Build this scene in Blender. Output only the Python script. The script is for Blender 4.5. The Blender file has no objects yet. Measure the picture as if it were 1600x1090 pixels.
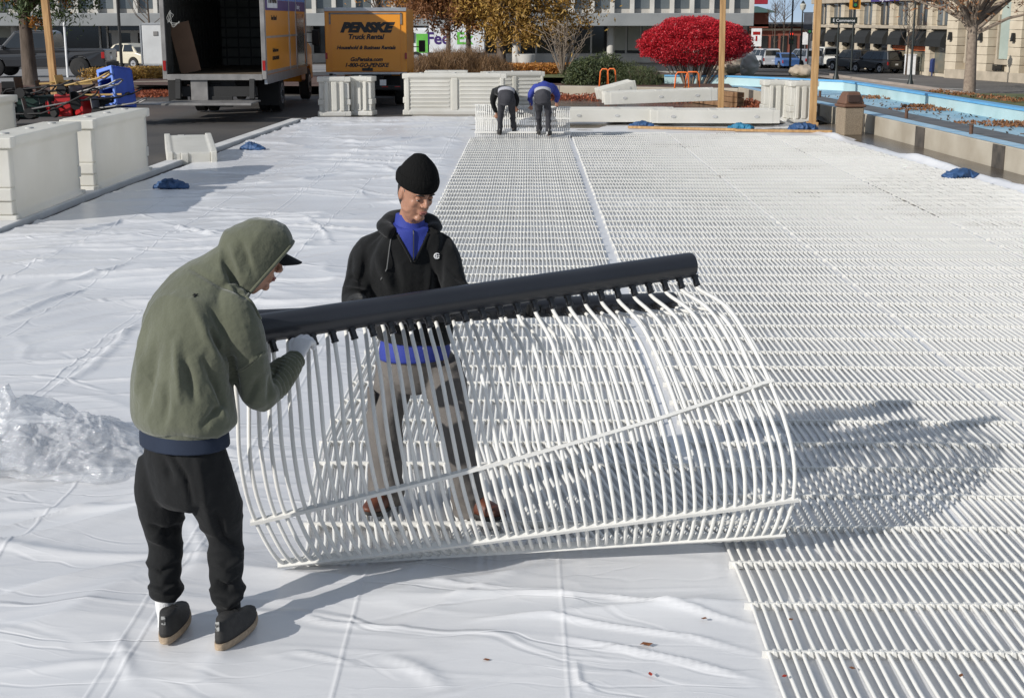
import bpy, bmesh, math, random
import numpy as np
from mathutils import Vector, Matrix
R = math.radians
random.seed(7); RNG = np.random.RandomState(11)
S = bpy.context.scene; C = S.collection
# ------------------------------------------------------------------ camera
F_PX, CX, CY, HC = 2200.0, 800.0, 545.0, 2.43
PITCH, YAW = R(13.15), R(0.66)
cam = bpy.data.objects.new('camera', bpy.data.cameras.new('camera')); C.objects.link(cam)
cam.location = (0, 0, HC); cam.rotation_euler = (R(90) - PITCH, 0, YAW)
cam.data.sensor_width = 36; cam.data.lens = F_PX / 1600 * 36
cam.data.clip_start = .1; cam.data.clip_end = 3000
S.camera = cam
S.render.resolution_x, S.render.resolution_y = 1024, 697
# ------------------------------------------------------------------ light
SUN_EL, SHADOW_AZ = R(25.5), R(38)            # shadows fall to +X, 38 degrees towards +Y
w = bpy.data.worlds.new('World'); S.world = w; w.use_nodes = True
nt = w.node_tree; bg = nt.nodes['Background']
sky = nt.nodes.new('ShaderNodeTexSky'); sky.sky_type = 'NISHITA'; sky.sun_disc = False
sky.sun_elevation = SUN_EL; sky.altitude = 200; sky.dust_density = .3; sky.air_density = 1.0
tosun = Vector((-math.cos(SHADOW_AZ), -math.sin(SHADOW_AZ), math.tan(SUN_EL))).normalized()
sky.sun_rotation = math.atan2(tosun.x, tosun.y)
tcw = nt.nodes.new('ShaderNodeTexCoord'); vm = nt.nodes.new('ShaderNodeVectorMath'); vm.operation = 'ADD'; vm.inputs[1].default_value = (0, 0, .22)
nt.links.new(tcw.outputs['Generated'], vm.inputs[0]); nt.links.new(vm.outputs[0], sky.inputs[0])
nzw = nt.nodes.new('ShaderNodeTexNoise'); nzw.inputs['Scale'].default_value = 2.6; nzw.inputs['Detail'].default_value = 7
mpw = nt.nodes.new('ShaderNodeMapping'); mpw.inputs['Scale'].default_value = (1, 1, 4); nt.links.new(tcw.outputs['Generated'], mpw.inputs[0]); nt.links.new(mpw.outputs[0], nzw.inputs[0])
crw = nt.nodes.new('ShaderNodeValToRGB'); crw.color_ramp.elements[0].position = .38; crw.color_ramp.elements[1].position = .75
crw.color_ramp.elements[0].color = (.15, .15, .15, 1); crw.color_ramp.elements[1].color = (.8, .8, .8, 1); nt.links.new(nzw.outputs[0], crw.inputs[0])
mxw = nt.nodes.new('ShaderNodeMix'); mxw.data_type = 'RGBA'; nt.links.new(crw.outputs[0], mxw.inputs[0]); nt.links.new(sky.outputs[0], mxw.inputs[6]); mxw.inputs[7].default_value = (6.2, 6.6, 7.0, 1)
nt.links.new(mxw.outputs[2], bg.inputs[0]); bg.inputs[1].default_value = .11
sl = bpy.data.lights.new('sun', 'SUN'); sl.energy = 4.2; sl.angle = R(.5); sl.color = (1, .96, .90)
so = bpy.data.objects.new('sun', sl); C.objects.link(so)
so.rotation_euler = tosun.to_track_quat('Z', 'Y').to_euler()
S.view_settings.view_transform = 'Standard'; S.view_settings.look = 'None'
S.view_settings.exposure = .1; S.view_settings.gamma = 1
# ------------------------------------------------------------------ pixel -> world
_cr, _sr = math.cos(PITCH), math.sin(PITCH)
def ray(px, py):
    x, u = (px - CX) / F_PX, -(py - CY) / F_PX
    f = _cr + u * _sr; z = u * _cr - _sr
    return Vector((x * math.cos(YAW) - f * math.sin(YAW), x * math.sin(YAW) + f * math.cos(YAW), z))
def at(px, py, Y):
    d = ray(px, py); return Vector((0, 0, HC)) + d * (Y / d.y)
def onz(px, py, z=0.0):
    d = ray(px, py); return Vector((0, 0, HC)) + d * ((z - HC) / d.z)
def terrain(x, y):
    a = min(1, max(0, (x - 2) / 14.0)); a = a * a * (3 - 2 * a)
    s = 62 * (1 - a) + 36 * a; e = 110 * (1 - a) + 82 * a; d = -.9 * (1 - a) - 2.0 * a
    t = min(1, max(0, (y - s) / (e - s)))
    return d * t
def proj(p):
    p = np.asarray(p, float); q = p - np.array([0, 0, HC]); cy_, sy_ = math.cos(YAW), math.sin(YAW)
    x = q[:, 0] * cy_ + q[:, 1] * sy_; f = -q[:, 0] * sy_ + q[:, 1] * cy_; z = q[:, 2]
    d = f * _cr - z * _sr; u = f * _sr + z * _cr
    return np.stack([CX + F_PX * x / d, CY - F_PX * u / d], -1)
def ont(px, py):
    d = ray(px, py); z = 0
    p = None
    t = 20.0
    while t < 400:
        p = Vector((0, 0, HC)) + d * t
        if p.z <= terrain(p.x, p.y): break
        t += .1
    return p
# ------------------------------------------------------------------ noise
_L = RNG.rand(64, 64, 64)
def noise3(p, f=(1, 1, 1)):
    q = np.asarray(p, float) * np.asarray(f, float)
    i = np.floor(q).astype(int); t = q - i; t = t * t * (3 - 2 * t)
    r = 0
    for a in (0, 1):
        for b in (0, 1):
            for c in (0, 1):
                wgt = (t[..., 0] if a else 1 - t[..., 0]) * (t[..., 1] if b else 1 - t[..., 1]) * (t[..., 2] if c else 1 - t[..., 2])
                r = r + wgt * _L[(i[..., 0] + a) & 63, (i[..., 1] + b) & 63, (i[..., 2] + c) & 63]
    return r
def ridge(p, f):
    return 1 - np.abs(2 * noise3(p, f) - 1)
# ------------------------------------------------------------------ materials
MATS = {}
def mat(name, col, rough=.6, metal=0, var=.12, vs=3.0, bump=0, bs=40, spec=.5, col2=None, stretch=(1, 1, 1), coat=0, detail=5, alpha=1, trans=0, sub=0, sheen=0, contrast=(.3, .7)):
    if name in MATS: return MATS[name]
    m = bpy.data.materials.new(name); m.use_nodes = True
    n = m.node_tree; N = n.nodes; L = n.links; b = N['Principled BSDF']
    b.inputs['Roughness'].default_value = rough; b.inputs['Metallic'].default_value = metal
    b.inputs['Specular IOR Level'].default_value = spec
    if coat: b.inputs['Coat Weight'].default_value = coat; b.inputs['Coat Roughness'].default_value = .08
    if trans: b.inputs['Transmission Weight'].default_value = trans
    if sheen: b.inputs['Sheen Weight'].default_value = sheen
    b.inputs['Alpha'].default_value = alpha
    if sub:
        b.inputs['Subsurface Weight'].default_value = sub; b.inputs['Subsurface Radius'].default_value = (.02, .008, .005)
    tc = N.new('ShaderNodeTexCoord'); mp = N.new('ShaderNodeMapping'); mp.inputs['Scale'].default_value = stretch
    L.new(tc.outputs['Object'], mp.inputs[0])
    c1 = tuple(c * (1 - var) for c in col); c2 = tuple(min(1, c * (1 + var)) for c in (col2 or col))
    if col2: c1 = col; c2 = col2
    nz = N.new('ShaderNodeTexNoise'); nz.inputs['Scale'].default_value = vs; nz.inputs['Detail'].default_value = detail
    L.new(mp.outputs[0], nz.inputs[0])
    cr = N.new('ShaderNodeValToRGB'); cr.color_ramp.elements[0].position = contrast[0]; cr.color_ramp.elements[1].position = contrast[1]
    cr.color_ramp.elements[0].color = (*c1, 1); cr.color_ramp.elements[1].color = (*c2, 1)
    L.new(nz.outputs[0], cr.inputs[0]); L.new(cr.outputs[0], b.inputs['Base Color'])
    if bump:
        n2 = N.new('ShaderNodeTexNoise'); n2.inputs['Scale'].default_value = bs; n2.inputs['Detail'].default_value = 4
        L.new(mp.outputs[0], n2.inputs[0])
        bp = N.new('ShaderNodeBump'); bp.inputs['Strength'].default_value = 1; bp.inputs['Distance'].default_value = bump
        L.new(n2.outputs[0], bp.inputs['Height']); L.new(bp.outputs[0], b.inputs['Normal'])
    MATS[name] = m; return m
# ------------------------------------------------------------------ mesh builder
class MB:
    def __init__(s): s.v = []; s.f = []
    def add(s, vs, fs):
        o = len(s.v); s.v += [tuple(v) for v in vs]; s.f += [tuple(i + o for i in f) for f in fs]; return s
    def box(s, c, d, rz=0, M=None, taper=None):
        x, y, z = (k / 2 for k in d); tx, ty = taper or (1, 1)
        vs = [Vector((a * x * (tx if e > 0 else 1), b * y * (ty if e > 0 else 1), e * z)) for e in (-1, 1) for a, b in ((-1, -1), (1, -1), (1, 1), (-1, 1))]
        mm = M or Matrix.Rotation(rz, 3, 'Z')
        vs = [mm @ v + Vector(c) for v in vs]
        return s.add(vs, [(3, 2, 1, 0), (4, 5, 6, 7), (0, 1, 5, 4), (1, 2, 6, 5), (2, 3, 7, 6), (3, 0, 4, 7)])
    def bx(s, x0, x1, y0, y1, z0, z1):
        return s.box(((x0 + x1) / 2, (y0 + y1) / 2, (z0 + z1) / 2), (abs(x1 - x0), abs(y1 - y0), abs(z1 - z0)))
    def bar(s, a, b, wd, ht=None, up=(0, 0, 1)):
        a, b = Vector(a), Vector(b); t = (b - a).normalized(); u = Vector(up)
        sd = t.cross(u)
        if sd.length < 1e-4: sd = t.cross(Vector((0, 1, 0)))
        sd.normalize(); u = sd.cross(t); M = Matrix((t, sd, u)).transposed()
        return s.box((a + b) / 2, ((b - a).length, wd, ht or wd), M=M)
    def tube(s, path, r, n=8, cap=True):
        path = [Vector(p) for p in path]; rr = r if isinstance(r, (list, tuple)) else [r] * len(path)
        o = len(s.v); ref = None
        for i, p in enumerate(path):
            t = (path[min(i + 1, len(path) - 1)] - path[max(i - 1, 0)])
            t = t.normalized() if t.length > 1e-9 else Vector((0, 0, 1))
            if ref is None: ref = t.orthogonal().normalized()
            ref = (ref - t * ref.dot(t)).normalized(); bn = t.cross(ref)
            for k in range(n):
                a = 2 * math.pi * k / n; s.v.append(tuple(p + (ref * math.cos(a) + bn * math.sin(a)) * rr[i]))
        for i in range(len(path) - 1):
            for k in range(n):
                a, b = o + i * n + k, o + i * n + (k + 1) % n
                s.f.append((a, b, b + n, a + n))
        if cap:
            s.f.append(tuple(o + k for k in range(n))[::-1]); e = o + (len(path) - 1) * n; s.f.append(tuple(e + k for k in range(n)))
        return s
    def cyl(s, a, b, r, n=16, r2=None): return s.tube([a, b], [r, r if r2 is None else r2], n)
    def ell(s, c, d, n=10, M=None, m=None):
        m = m or n; vs = []; M = M or Matrix.Identity(3); c = Vector(c)
        for i in range(1, m):
            th = math.pi * i / m
            for k in range(2 * n):
                a = math.pi * k / n
                vs.append(M @ Vector((d[0] * math.sin(th) * math.cos(a), d[1] * math.sin(th) * math.sin(a), d[2] * math.cos(th))) + c)
        q = 2 * n; fs = []
        for i in range(m - 2):
            for k in range(q): fs.append((i * q + k, (i + 1) * q + k, (i + 1) * q + (k + 1) % q, i * q + (k + 1) % q))
        t = len(vs); vs += [c + M @ Vector((0, 0, d[2])), c - M @ Vector((0, 0, d[2]))]
        for k in range(q): fs.append((t, k, (k + 1) % q)); fs.append((t + 1, (m - 2) * q + (k + 1) % q, (m - 2) * q + k))
        return s.add(vs, fs)
    def prism(s, pts, lo, hi, axis='x', wf=None):
        """outline pts (a,b) extruded along axis from lo to hi; wf(a,b) scales the half width"""
        n = len(pts); vs = []
        for e in (lo, hi):
            for (a, b) in pts:
                q = e * (wf(a, b) if wf else 1)
                vs.append((q, a, b) if axis == 'x' else (a, q, b) if axis == 'y' else (a, b, q))
        fs = [tuple(range(n)), tuple(range(2 * n - 1, n - 1, -1))] + [(i, i + n, (i + 1) % n + n, (i + 1) % n) for i in range(n)]
        return s.add(vs, fs)
    def loft(s, secs, n=18, sub=4):
        """secs: (centre, r_side, r_other, side vector)"""
        P = [Vector(q[0]) for q in secs]; out = []
        m = len(secs)
        def cr(a, b, c, d, t): return .5 * ((2 * b) + (c - a) * t + (2 * a - 5 * b + 4 * c - d) * t * t + (3 * b - a - 3 * c + d) * t ** 3)
        for i in range(m - 1):
            i0, i3 = max(i - 1, 0), min(i + 2, m - 1)
            for k in range(sub + (1 if i == m - 2 else 0)):
                t = k / sub
                out.append((cr(P[i0], P[i], P[i + 1], P[i3], t), cr(secs[i0][1], secs[i][1], secs[i + 1][1], secs[i3][1], t),
                            cr(secs[i0][2], secs[i][2], secs[i + 1][2], secs[i3][2], t), Vector(secs[i][3]).lerp(Vector(secs[i + 1][3]), t)))
        o = len(s.v); q = len(out)
        for i, (c, ra, rb, sd) in enumerate(out):
            tg = (out[min(i + 1, q - 1)][0] - out[max(i - 1, 0)][0]).normalized()
            sd = (sd - tg * sd.dot(tg)); sd = sd.normalized() if sd.length > 1e-5 else tg.orthogonal().normalized()
            ot = tg.cross(sd)
            for k in range(n):
                a = 2 * math.pi * k / n; s.v.append(tuple(c + sd * ra * math.cos(a) + ot * rb * math.sin(a)))
        for i in range(q - 1):
            for k in range(n):
                a, b = o + i * n + k, o + i * n + (k + 1) % n; s.f.append((a, b, b + n, a + n))
        s.v += [tuple(out[0][0]), tuple(out[-1][0])]; e = len(s.v) - 2
        for k in range(n):
            s.f.append((e, o + (k + 1) % n, o + k)); s.f.append((e + 1, o + (q - 1) * n + k, o + (q - 1) * n + (k + 1) % n))
        return s
    def mesh(s, name='m'):
        me = bpy.data.meshes.new(name); me.from_pydata(s.v, [], s.f); me.update(); return me
def root_matrix(o):
    M = Matrix.Identity(4)
    while o is not None: M = o.matrix_basis @ M; o = o.parent
    return M
def obj(name, mb, material, parent=None, world=False, smooth=False, bevel=0, seg=2, fixn=True, loc=None, rotz=0):
    me = mb.mesh(name) if isinstance(mb, MB) else mb
    if world and parent is not None: me.transform(root_matrix(parent).inverted())
    if fixn:
        bm = bmesh.new(); bm.from_mesh(me); bmesh.ops.recalc_face_normals(bm, faces=bm.faces); bm.to_mesh(me); bm.free()
    me.materials.clear(); me.materials.append(material)
    if smooth is True: me.shade_smooth()
    o = bpy.data.objects.new(name, me); C.objects.link(o)
    if parent is not None: o.parent = parent
    if loc is not None: o.location = loc
    if rotz: o.rotation_euler.z = rotz
    if smooth == 'auto':
        me.shade_smooth(); me.set_sharp_from_angle(angle=R(40))
    if bevel:
        b = o.modifiers.new('b', 'BEVEL'); b.width = bevel; b.segments = seg; b.limit_method = 'ANGLE'; b.angle_limit = R(35)
        b.harden_normals = False
    return o
def tag(o, label, cat, group=None):
    o['label'] = label; o['category'] = cat
    if group: o['group'] = group
    return o
def thing(name, label, cat, loc=(0, 0, 0), rotz=0, group=None):
    o = bpy.data.objects.new(name, None); C.objects.link(o); o.location = loc; o.rotation_euler = (0, 0, rotz)
    o.empty_display_size = .2
    return tag(o, label, cat, group)
def struct(name, mb, m, **k):
    o = obj(name, mb, m, **k); o['kind'] = 'structure'; return o
def kids(o): return [c for c in C.objects if c.parent == o]
def dup(rt, loc, rotz=0, label=None, group=None, scale=None):
    r = rt.copy(); C.objects.link(r); r.location = loc; r.rotation_euler = (0, 0, rotz)
    if scale: r.scale = scale
    if label: r['label'] = label
    if group: r['group'] = group
    for ch in kids(rt):
        c = ch.copy(); C.objects.link(c); c.parent = r
        for g in kids(ch):
            d = g.copy(); C.objects.link(d); d.parent = c
    return r
def evaluated(me, mods):
    o = bpy.data.objects.new('tmp', me); C.objects.link(o)
    for t, kw in mods:
        m = o.modifiers.new('m', t)
        for k, v in kw.items(): setattr(m, k, v)
    dg = bpy.context.evaluated_depsgraph_get(); dg.update()
    r = bpy.data.meshes.new_from_object(o.evaluated_get(dg)); bpy.data.objects.remove(o)
    return r
def remesh(mb, vox, it=4, fac=.5):
    return evaluated(mb.mesh('t'), [('REMESH', dict(mode='VOXEL', voxel_size=vox)), ('SMOOTH', dict(factor=fac, iterations=it))])
def vco(me):
    a = np.empty(len(me.vertices) * 3, np.float32); me.vertices.foreach_get('co', a); return a.reshape(-1, 3).astype(float)
def vno(me):
    a = np.empty(len(me.vertices) * 3, np.float32); me.vertices.foreach_get('normal', a); return a.reshape(-1, 3).astype(float)
def setco(me, a): me.vertices.foreach_set('co', np.asarray(a, np.float32).ravel()); me.update()
def displace(me, fn):
    p, n = vco(me), vno(me); setco(me, p + n * fn(p)[:, None])
def submesh(me, keep, off=.003):
    p, n = vco(me), vno(me); idx = {}; vs = []; fs = []
    for pl in me.polygons:
        if keep(pl.center):
            f = []
            for i in pl.vertices:
                if i not in idx: idx[i] = len(vs); vs.append(tuple(p[i] + n[i] * off))
                f.append(idx[i])
            fs.append(f)
    b = MB(); b.v = vs; b.f = fs; return b
def text_mesh(body, size, ext=.004, shear=0, bold=0, sx=1):
    cu = bpy.data.curves.new('t', 'FONT'); cu.body = body; cu.size = size; cu.extrude = ext; cu.shear = shear; cu.offset = bold
    cu.align_x = 'CENTER'; cu.resolution_u = 3
    o = bpy.data.objects.new('t', cu); C.objects.link(o)
    dg = bpy.context.evaluated_depsgraph_get(); dg.update()
    me = bpy.data.meshes.new_from_object(o.evaluated_get(dg)); bpy.data.objects.remove(o)
    me.transform(Matrix.Diagonal((sx, 1, 1, 1))); return me
def lettering(body, size, loc, rotz, material, parent, name='lettering', **k):
    """upright text reading left to right seen from -Y before rotz"""
    me = text_mesh(body, size, **k)
    me.transform(Matrix.Translation(loc) @ Matrix.Rotation(rotz, 4, 'Z') @ Matrix.Rotation(R(90), 4, 'X'))
    return obj(name, me, material, parent, fixn=False)
def grid_mesh(X, Y, Z, name='g'):
    ny, nx = X.shape; me = bpy.data.meshes.new(name)
    co = np.stack([X, Y, Z], -1).reshape(-1, 3).astype(np.float32)
    i = np.arange(nx * ny).reshape(ny, nx)
    f = np.stack([i[:-1, :-1], i[:-1, 1:], i[1:, 1:], i[1:, :-1]], -1).reshape(-1, 4)
    me.vertices.add(len(co)); me.vertices.foreach_set('co', co.ravel())
    me.loops.add(f.size); me.loops.foreach_set('vertex_index', f.ravel().astype(np.int32))
    me.polygons.add(len(f)); me.polygons.foreach_set('loop_start', np.arange(0, f.size, 4, dtype=np.int32))
    me.update(calc_edges=True); me.validate(); return me
def crom(P, u):
    """catmull-rom through P at u in 0..len-1"""
    i = min(int(u), len(P) - 2); t = u - i
    a, b, c, d = P[max(i - 1, 0)], P[i], P[i + 1], P[min(i + 2, len(P) - 1)]
    return .5 * ((2 * b) + (c - a) * t + (2 * a - 5 * b + 4 * c - d) * t * t + (3 * b - a - 3 * c + d) * t ** 3)
# ================================================================== SETTING
asphalt = mat('asphalt', (.035, .033, .032), .75, var=.3, vs=.35, bump=.004, bs=60, col2=(.085, .075, .065))
concrete = mat('concrete', (.30, .26, .20), .85, vs=1.3, bump=.004, bs=30, col2=(.42, .38, .31))
kerbmat = mat('kerb_paint', (.50, .49, .47), .7, vs=1.5, bump=.002, bs=30, col2=(.66, .65, .63))
grassm = mat('grass', (.05, .07, .015), .9, vs=1.2, bump=.03, bs=8, col2=(.13, .13, .04))
mulch = mat('mulch', (.05, .025, .018), .95, vs=4, bump=.03, bs=10, col2=(.13, .07, .05))
bluep = mat('pool_paint', (.16, .34, .46), .5, vs=1.2, col2=(.36, .52, .60), bump=.003, bs=10)
cyanp = mat('pool_wall_paint', (.34, .48, .49), .6, vs=1.4, col2=(.44, .58, .59))
brightb = mat('coping_paint', (.09, .31, .56), .5, vs=2, col2=(.14, .38, .62))
greyled = mat('ledge_paint', (.07, .075, .08), .8, vs=2, col2=(.13, .13, .13))
roadm = mat('road', (.09, .085, .08), .85, vs=.2, bump=.003, bs=20, col2=(.14, .13, .125))
pavem = mat('pavement', (.26, .22, .19), .9, vs=.6, col2=(.36, .31, .27))
wetm = mat('wet_floor', (.05, .04, .03), .25, vs=.5, col2=(.16, .13, .10))

# ground: one sheet to the horizon, following the fall of the land
gx = np.concatenate([np.linspace(-900, -60, 20), np.arange(-58, 80, 2.0), np.linspace(82, 900, 20)])
gy = np.concatenate([np.linspace(-60, 0, 8), np.arange(2, 170, 2.0), np.linspace(175, 2500, 30)])
GX, GY = np.meshgrid(gx, gy)
GZ = np.vectorize(terrain)(GX, GY) - .012
struct('ground', grid_mesh(GX, GY, GZ), asphalt, fixn=False, smooth=True)

# strips following the terrain
def strip(name, pts_near, pts_far, m, h=0.0, n=24, skirt=0, kind=True):
    """sheet between two polylines (same length) laid on the terrain + h"""
    b = MB(); rows = []
    for (a, c) in zip(pts_near, pts_far):
        row = []
        for k in range(n + 1):
            t = k / n; x = a[0] + (c[0] - a[0]) * t; y = a[1] + (c[1] - a[1]) * t
            row.append((x, y, terrain(x, y) + h))
        rows.append(row)
    vs = [p for r in rows for p in r]; q = n + 1
    fs = [(i * q + k, (i + 1) * q + k, (i + 1) * q + k + 1, i * q + k + 1) for i in range(len(rows) - 1) for k in range(n)]
    b.add(vs, fs); o = obj(name, b, m, smooth=True)
    if kind: o['kind'] = 'structure'
    return o

# right hand pool -------------------------------------------------
nearw = [(8.75, 8.0), (8.0, 21.8), (7.33, 33.9), (6.5, 44.4), (1.0, 46.0), (-3.0, 46.2)]      # concrete wall facing the rink
def offs(pl, d):
    out = []
    for i, p in enumerate(pl):
        a = Vector(pl[max(i - 1, 0)]); b = Vector(pl[min(i + 1, len(pl) - 1)]); t = (b - a).normalized(); nn = Vector((t.y, -t.x))
        out.append((p[0] + nn.x * d, p[1] + nn.y * d))
    return out
def wall_run(pl, d, z0, z1, mb):
    a = pl; b = offs(pl, d)
    for i in range(len(pl) - 1):
        vs = [(*a[i], z0), (*a[i + 1], z0), (*b[i + 1], z0), (*b[i], z0), (*a[i], z1), (*a[i + 1], z1), (*b[i + 1], z1), (*b[i], z1)]
        mb.add(vs, [(0, 1, 5, 4), (1, 2, 6, 5), (2, 3, 7, 6), (3, 0, 4, 7), (4, 5, 6, 7), (0, 3, 2, 1)])
    return mb
pw = obj('pool_wall', wall_run(nearw[:4], .32, -.1, .40, MB()), concrete, bevel=.02)
tag(pw, 'low weathered concrete wall with dark joints between white liner and blue pool', 'wall')
jb = MB()
for (a, b_) in zip(nearw[:3], nearw[1:4]):
    a, b_ = Vector((*a, 0)), Vector((*b_, 0)); L_ = (b_ - a).length; n_ = int(L_ / 3.1)
    for k in range(n_):
        p = a + (b_ - a) * ((k + .5) / n_); t = (b_ - a).normalized()
        jb.bar(p - t * .26 + Vector((-.003, 0, .16)), p + t * .26 + Vector((-.003, 0, .16)), .03, .46)
joint = mat('damp_concrete', (.045, .04, .035), .7, col2=(.10, .085, .07), vs=5)
obj('expansion_joint', jb, joint, pw)
bw = obj('planter_wall', wall_run(nearw[3:], .3, -.1, .36, MB()), concrete, bevel=.02)
tag(bw, 'long low concrete wall in front of the shrub bed at the back', 'wall')
farw = [(11.6, 8.0), (10.5, 28.7), (9.7, 44.2), (6.6, 48.2), (4.6, 48.6)]
def polyflat(pl_a, pl_b, z, mb=None):
    mb = mb or MB(); n = min(len(pl_a), len(pl_b))
    for i in range(n - 1): mb.add([(*pl_a[i], z), (*pl_a[i + 1], z), (*pl_b[i + 1], z), (*pl_b[i], z)], [(0, 1, 2, 3)])
    return mb
n3 = nearw[:4] + [(6.0, 46.2)]
struct('pool_coping_near', polyflat(offs(n3[:4], .02), offs(n3[:4], .36), .405), mat('coping_pale', (.20, .38, .52), .6, col2=(.40, .55, .65), vs=3))
struct('pool_ledge', polyflat(offs(n3[:4], .34), offs(n3[:4], 1.05), .398), greyled)
struct('pool_floor', polyflat(offs(n3, 1.03), farw, .30), bluep)
pfw = obj('pool_far_wall', wall_run(farw, .22, -.1, .56, MB()), cyanp); tag(pfw, 'pale turquoise inner wall of the pool beside the grass verge', 'wall')
obj('coping', wall_run(offs(farw, -.03), .30, .56, .61, MB()), brightb, pfw)
# verge, kerb, road, far pavement on the right
vg0 = offs(farw, .22)
strip('grass_verge', [(12.0, 6), (10.75, 28.7), (9.95, 44.4), (7.0, 48.6), (-3, 49.5)], [(40, 6), (21.0, 42), (17.5, 60), (10.5, 60), (-3, 58)], grassm, h=.50, n=8)
def fromt(px, py): p = ont(px, py); return (p.x, p.y)
nr = [fromt(*p) for p in [(1150, 113), (1278, 116), (1352, 127), (1435, 138), (1545, 154), (1610, 163), (1700, 177)]]
fr = [fromt(*p) for p in [(1150, 105), (1278, 106), (1352, 108), (1435, 114), (1545, 124), (1610, 130), (1700, 141)]]
strip('road', nr, fr, roadm, h=.006, n=10)
ff = [fromt(*p) for p in [(1150, 99), (1278, 99), (1352, 101), (1435, 106), (1545, 114), (1610, 119), (1700, 128)]]
strip('pavement', fr, [(x * 1.25, y * 1.12) for x, y in ff], pavem, h=.12, n=6)
def path_tube(name, pts, wd, ht, m, h=0):
    b = MB()
    for i in range(len(pts) - 1):
        a = Vector((*pts[i], terrain(*pts[i]) + h)); c = Vector((*pts[i + 1], terrain(*pts[i + 1]) + h)); b.bar(a, c, wd, ht)
    o = obj(name, b, m, bevel=.02); o['kind'] = 'structure'; return o
path_tube('kerb_street_near', nr, .3, .30, pavem, .04)
path_tube('kerb_street_far', fr, .25, .34, pavem, .04)
mk = MB()
for (a, b_) in [((1478, 139), (1530, 141.5)), ((1390, 124), (1430, 126)), ((1290, 112), (1330, 114))]:
    p, q = ont(*a), ont(*b_); mk.bar(p + Vector((0, 0, .03)), q + Vector((0, 0, .03)), .25, .008)
struct('road_marking', mk, mat('road_white', (.5, .5, .48), .7))
vk = strip('path', [(x - (x * .06), y * .955) for x, y in nr], [(x * .997, y * .997) for x, y in nr], pavem, h=.05, n=3)

# bed behind the planter wall
bed = MB(); bed.add([(-14, 48.8, .26), (-3, 46.5, .30), (1, 46.3, .32), (6.45, 44.75, .32), (6.7, 48.0, .34), (9, 60, .3), (-16, 60, .1)], [(0, 1, 2, 3, 4, 5, 6)])
struct('planting_bed', bed, mulch)
wetf = MB(); wetf.add([(-1, 32, .012), (8.75, 8, .012), (7.95, 21.8, .012), (7.3, 33.9, .012), (6.45, 44.5, .012), (1.0, 46.0, .012), (-3.0, 46.2, .012), (-3, 32, .012)], [tuple(range(8))])
struct('basin_floor', wetf, wetm, smooth=False)
# left road with pickup, kerb and mulch bed on the left
lr = [fromt(*p) for p in [(-60, 132), (100, 126), (262, 121), (500, 113), (760, 105), (1000, 102), (1180, 106)]]
lf = [fromt(*p) for p in [(-60, 110), (100, 108), (262, 105), (500, 101), (760, 99), (1000, 97), (1180, 99)]]
strip('left_road', lr, lf, mat('worn_road', (.20, .195, .19), .85, vs=.3, col2=(.27, .265, .26)), h=.006, n=12)
lb = [fromt(*p) for p in [(-60, 168), (60, 160), (180, 152), (270, 150), (330, 140)]]
lu = [fromt(*p) for p in [(-60, 133), (60, 129), (180, 124), (270, 121), (330, 120)]]
strip('left_bed', lb, lu, mulch, h=.03, n=6)
path_tube('kerb_left', [fromt(*p) for p in [(180, 138), (265, 136), (330, 133)]], .3, .34, concrete, .05)
isl = MB(); p4 = [ont(*p) for p in [(640, 126), (895, 124), (900, 112), (640, 110)]]
strip('lawn', [fromt(640, 127), fromt(1010, 123)], [fromt(640, 110), fromt(1010, 110)], grassm, h=.3, n=5)
# painted kerb along the left edge of the liner
ke = [onz(-150, 430), onz(0, 366), onz(130, 314), onz(300, 250), onz(470, 190)]
kb = MB()
for a, b_ in zip(ke[:-1], ke[1:]): kb.bar(a + Vector((-.1, 0, .03)), b_ + Vector((-.1, 0, .03)), .26, .1)
o = obj('edge_kerb', kb, kerbmat, bevel=.015); o['kind'] = 'structure'

# ================================================================== LINER
SEAMS = [-5.0, -4.12, -3.28, -2.43, -1.61, -.72, .14]
def side_x(y, right):
    if right: return 8.02 + (6.78 - 8.02) * (y - 18) / 15.5 - .28 if y > 18 else 7.74
    a_ = onz(0, 366); b_ = onz(470, 190); return a_.x + (b_.x - a_.x) * (y - a_.y) / (b_.y - a_.y) + .07
_F = [([(640, 922), (760, 930), (880, 926)], .018, .016), ([(700, 948), (800, 938), (950, 944), (1090, 962), (1190, 985)], .022, .022), ([(730, 985), (860, 978), (960, 990), (1080, 1003), (1200, 1030)], .018, .018),
      ([(868, 1008), (960, 1020), (1080, 1042), (1190, 1072)], .02, .018), ([(0, 935), (110, 917), (232, 892)], .05, .022), ([(0, 1062), (120, 1050), (190, 1047)], .03, .012), ([(186, 1000), (196, 1040), (212, 1090)], .03, .009),
      ([(430, 965), (520, 985), (640, 995)], .02, .012), ([(600, 1035), (660, 1060), (700, 1089)], .03, .014), ([(300, 815), (318, 870), (305, 920)], .03, .008), ([(80, 612), (140, 580), (205, 520)], .03, .02), ([(0, 760), (90, 748), (205, 745)], .02, .016),
      ([(60, 455), (150, 430), (215, 415)], .04, .03), ([(90, 372), (190, 350), (300, 345)], .04, .035), ([(0, 505), (80, 470), (130, 455)], .04, .03), ([(250, 350), (330, 372), (420, 350)], .05, .03), ([(120, 545), (190, 530), (215, 512)], .03, .02), ([(380, 290), (470, 285), (560, 270)], .05, .03), ([(900, 1040), (905, 1075), (930, 1090)], .015, .010),
      ([(470, 340), (500, 360), (520, 390)], .03, .02), ([(30, 660), (100, 648), (190, 640)], .03, .012), ([(420, 1040), (470, 1030), (560, 1050)], .015, .010)]
FOLDS = [([tuple(onz(*q)[:2]) for q in pts], wd, hh) for pts, wd, hh in _F]
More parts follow.
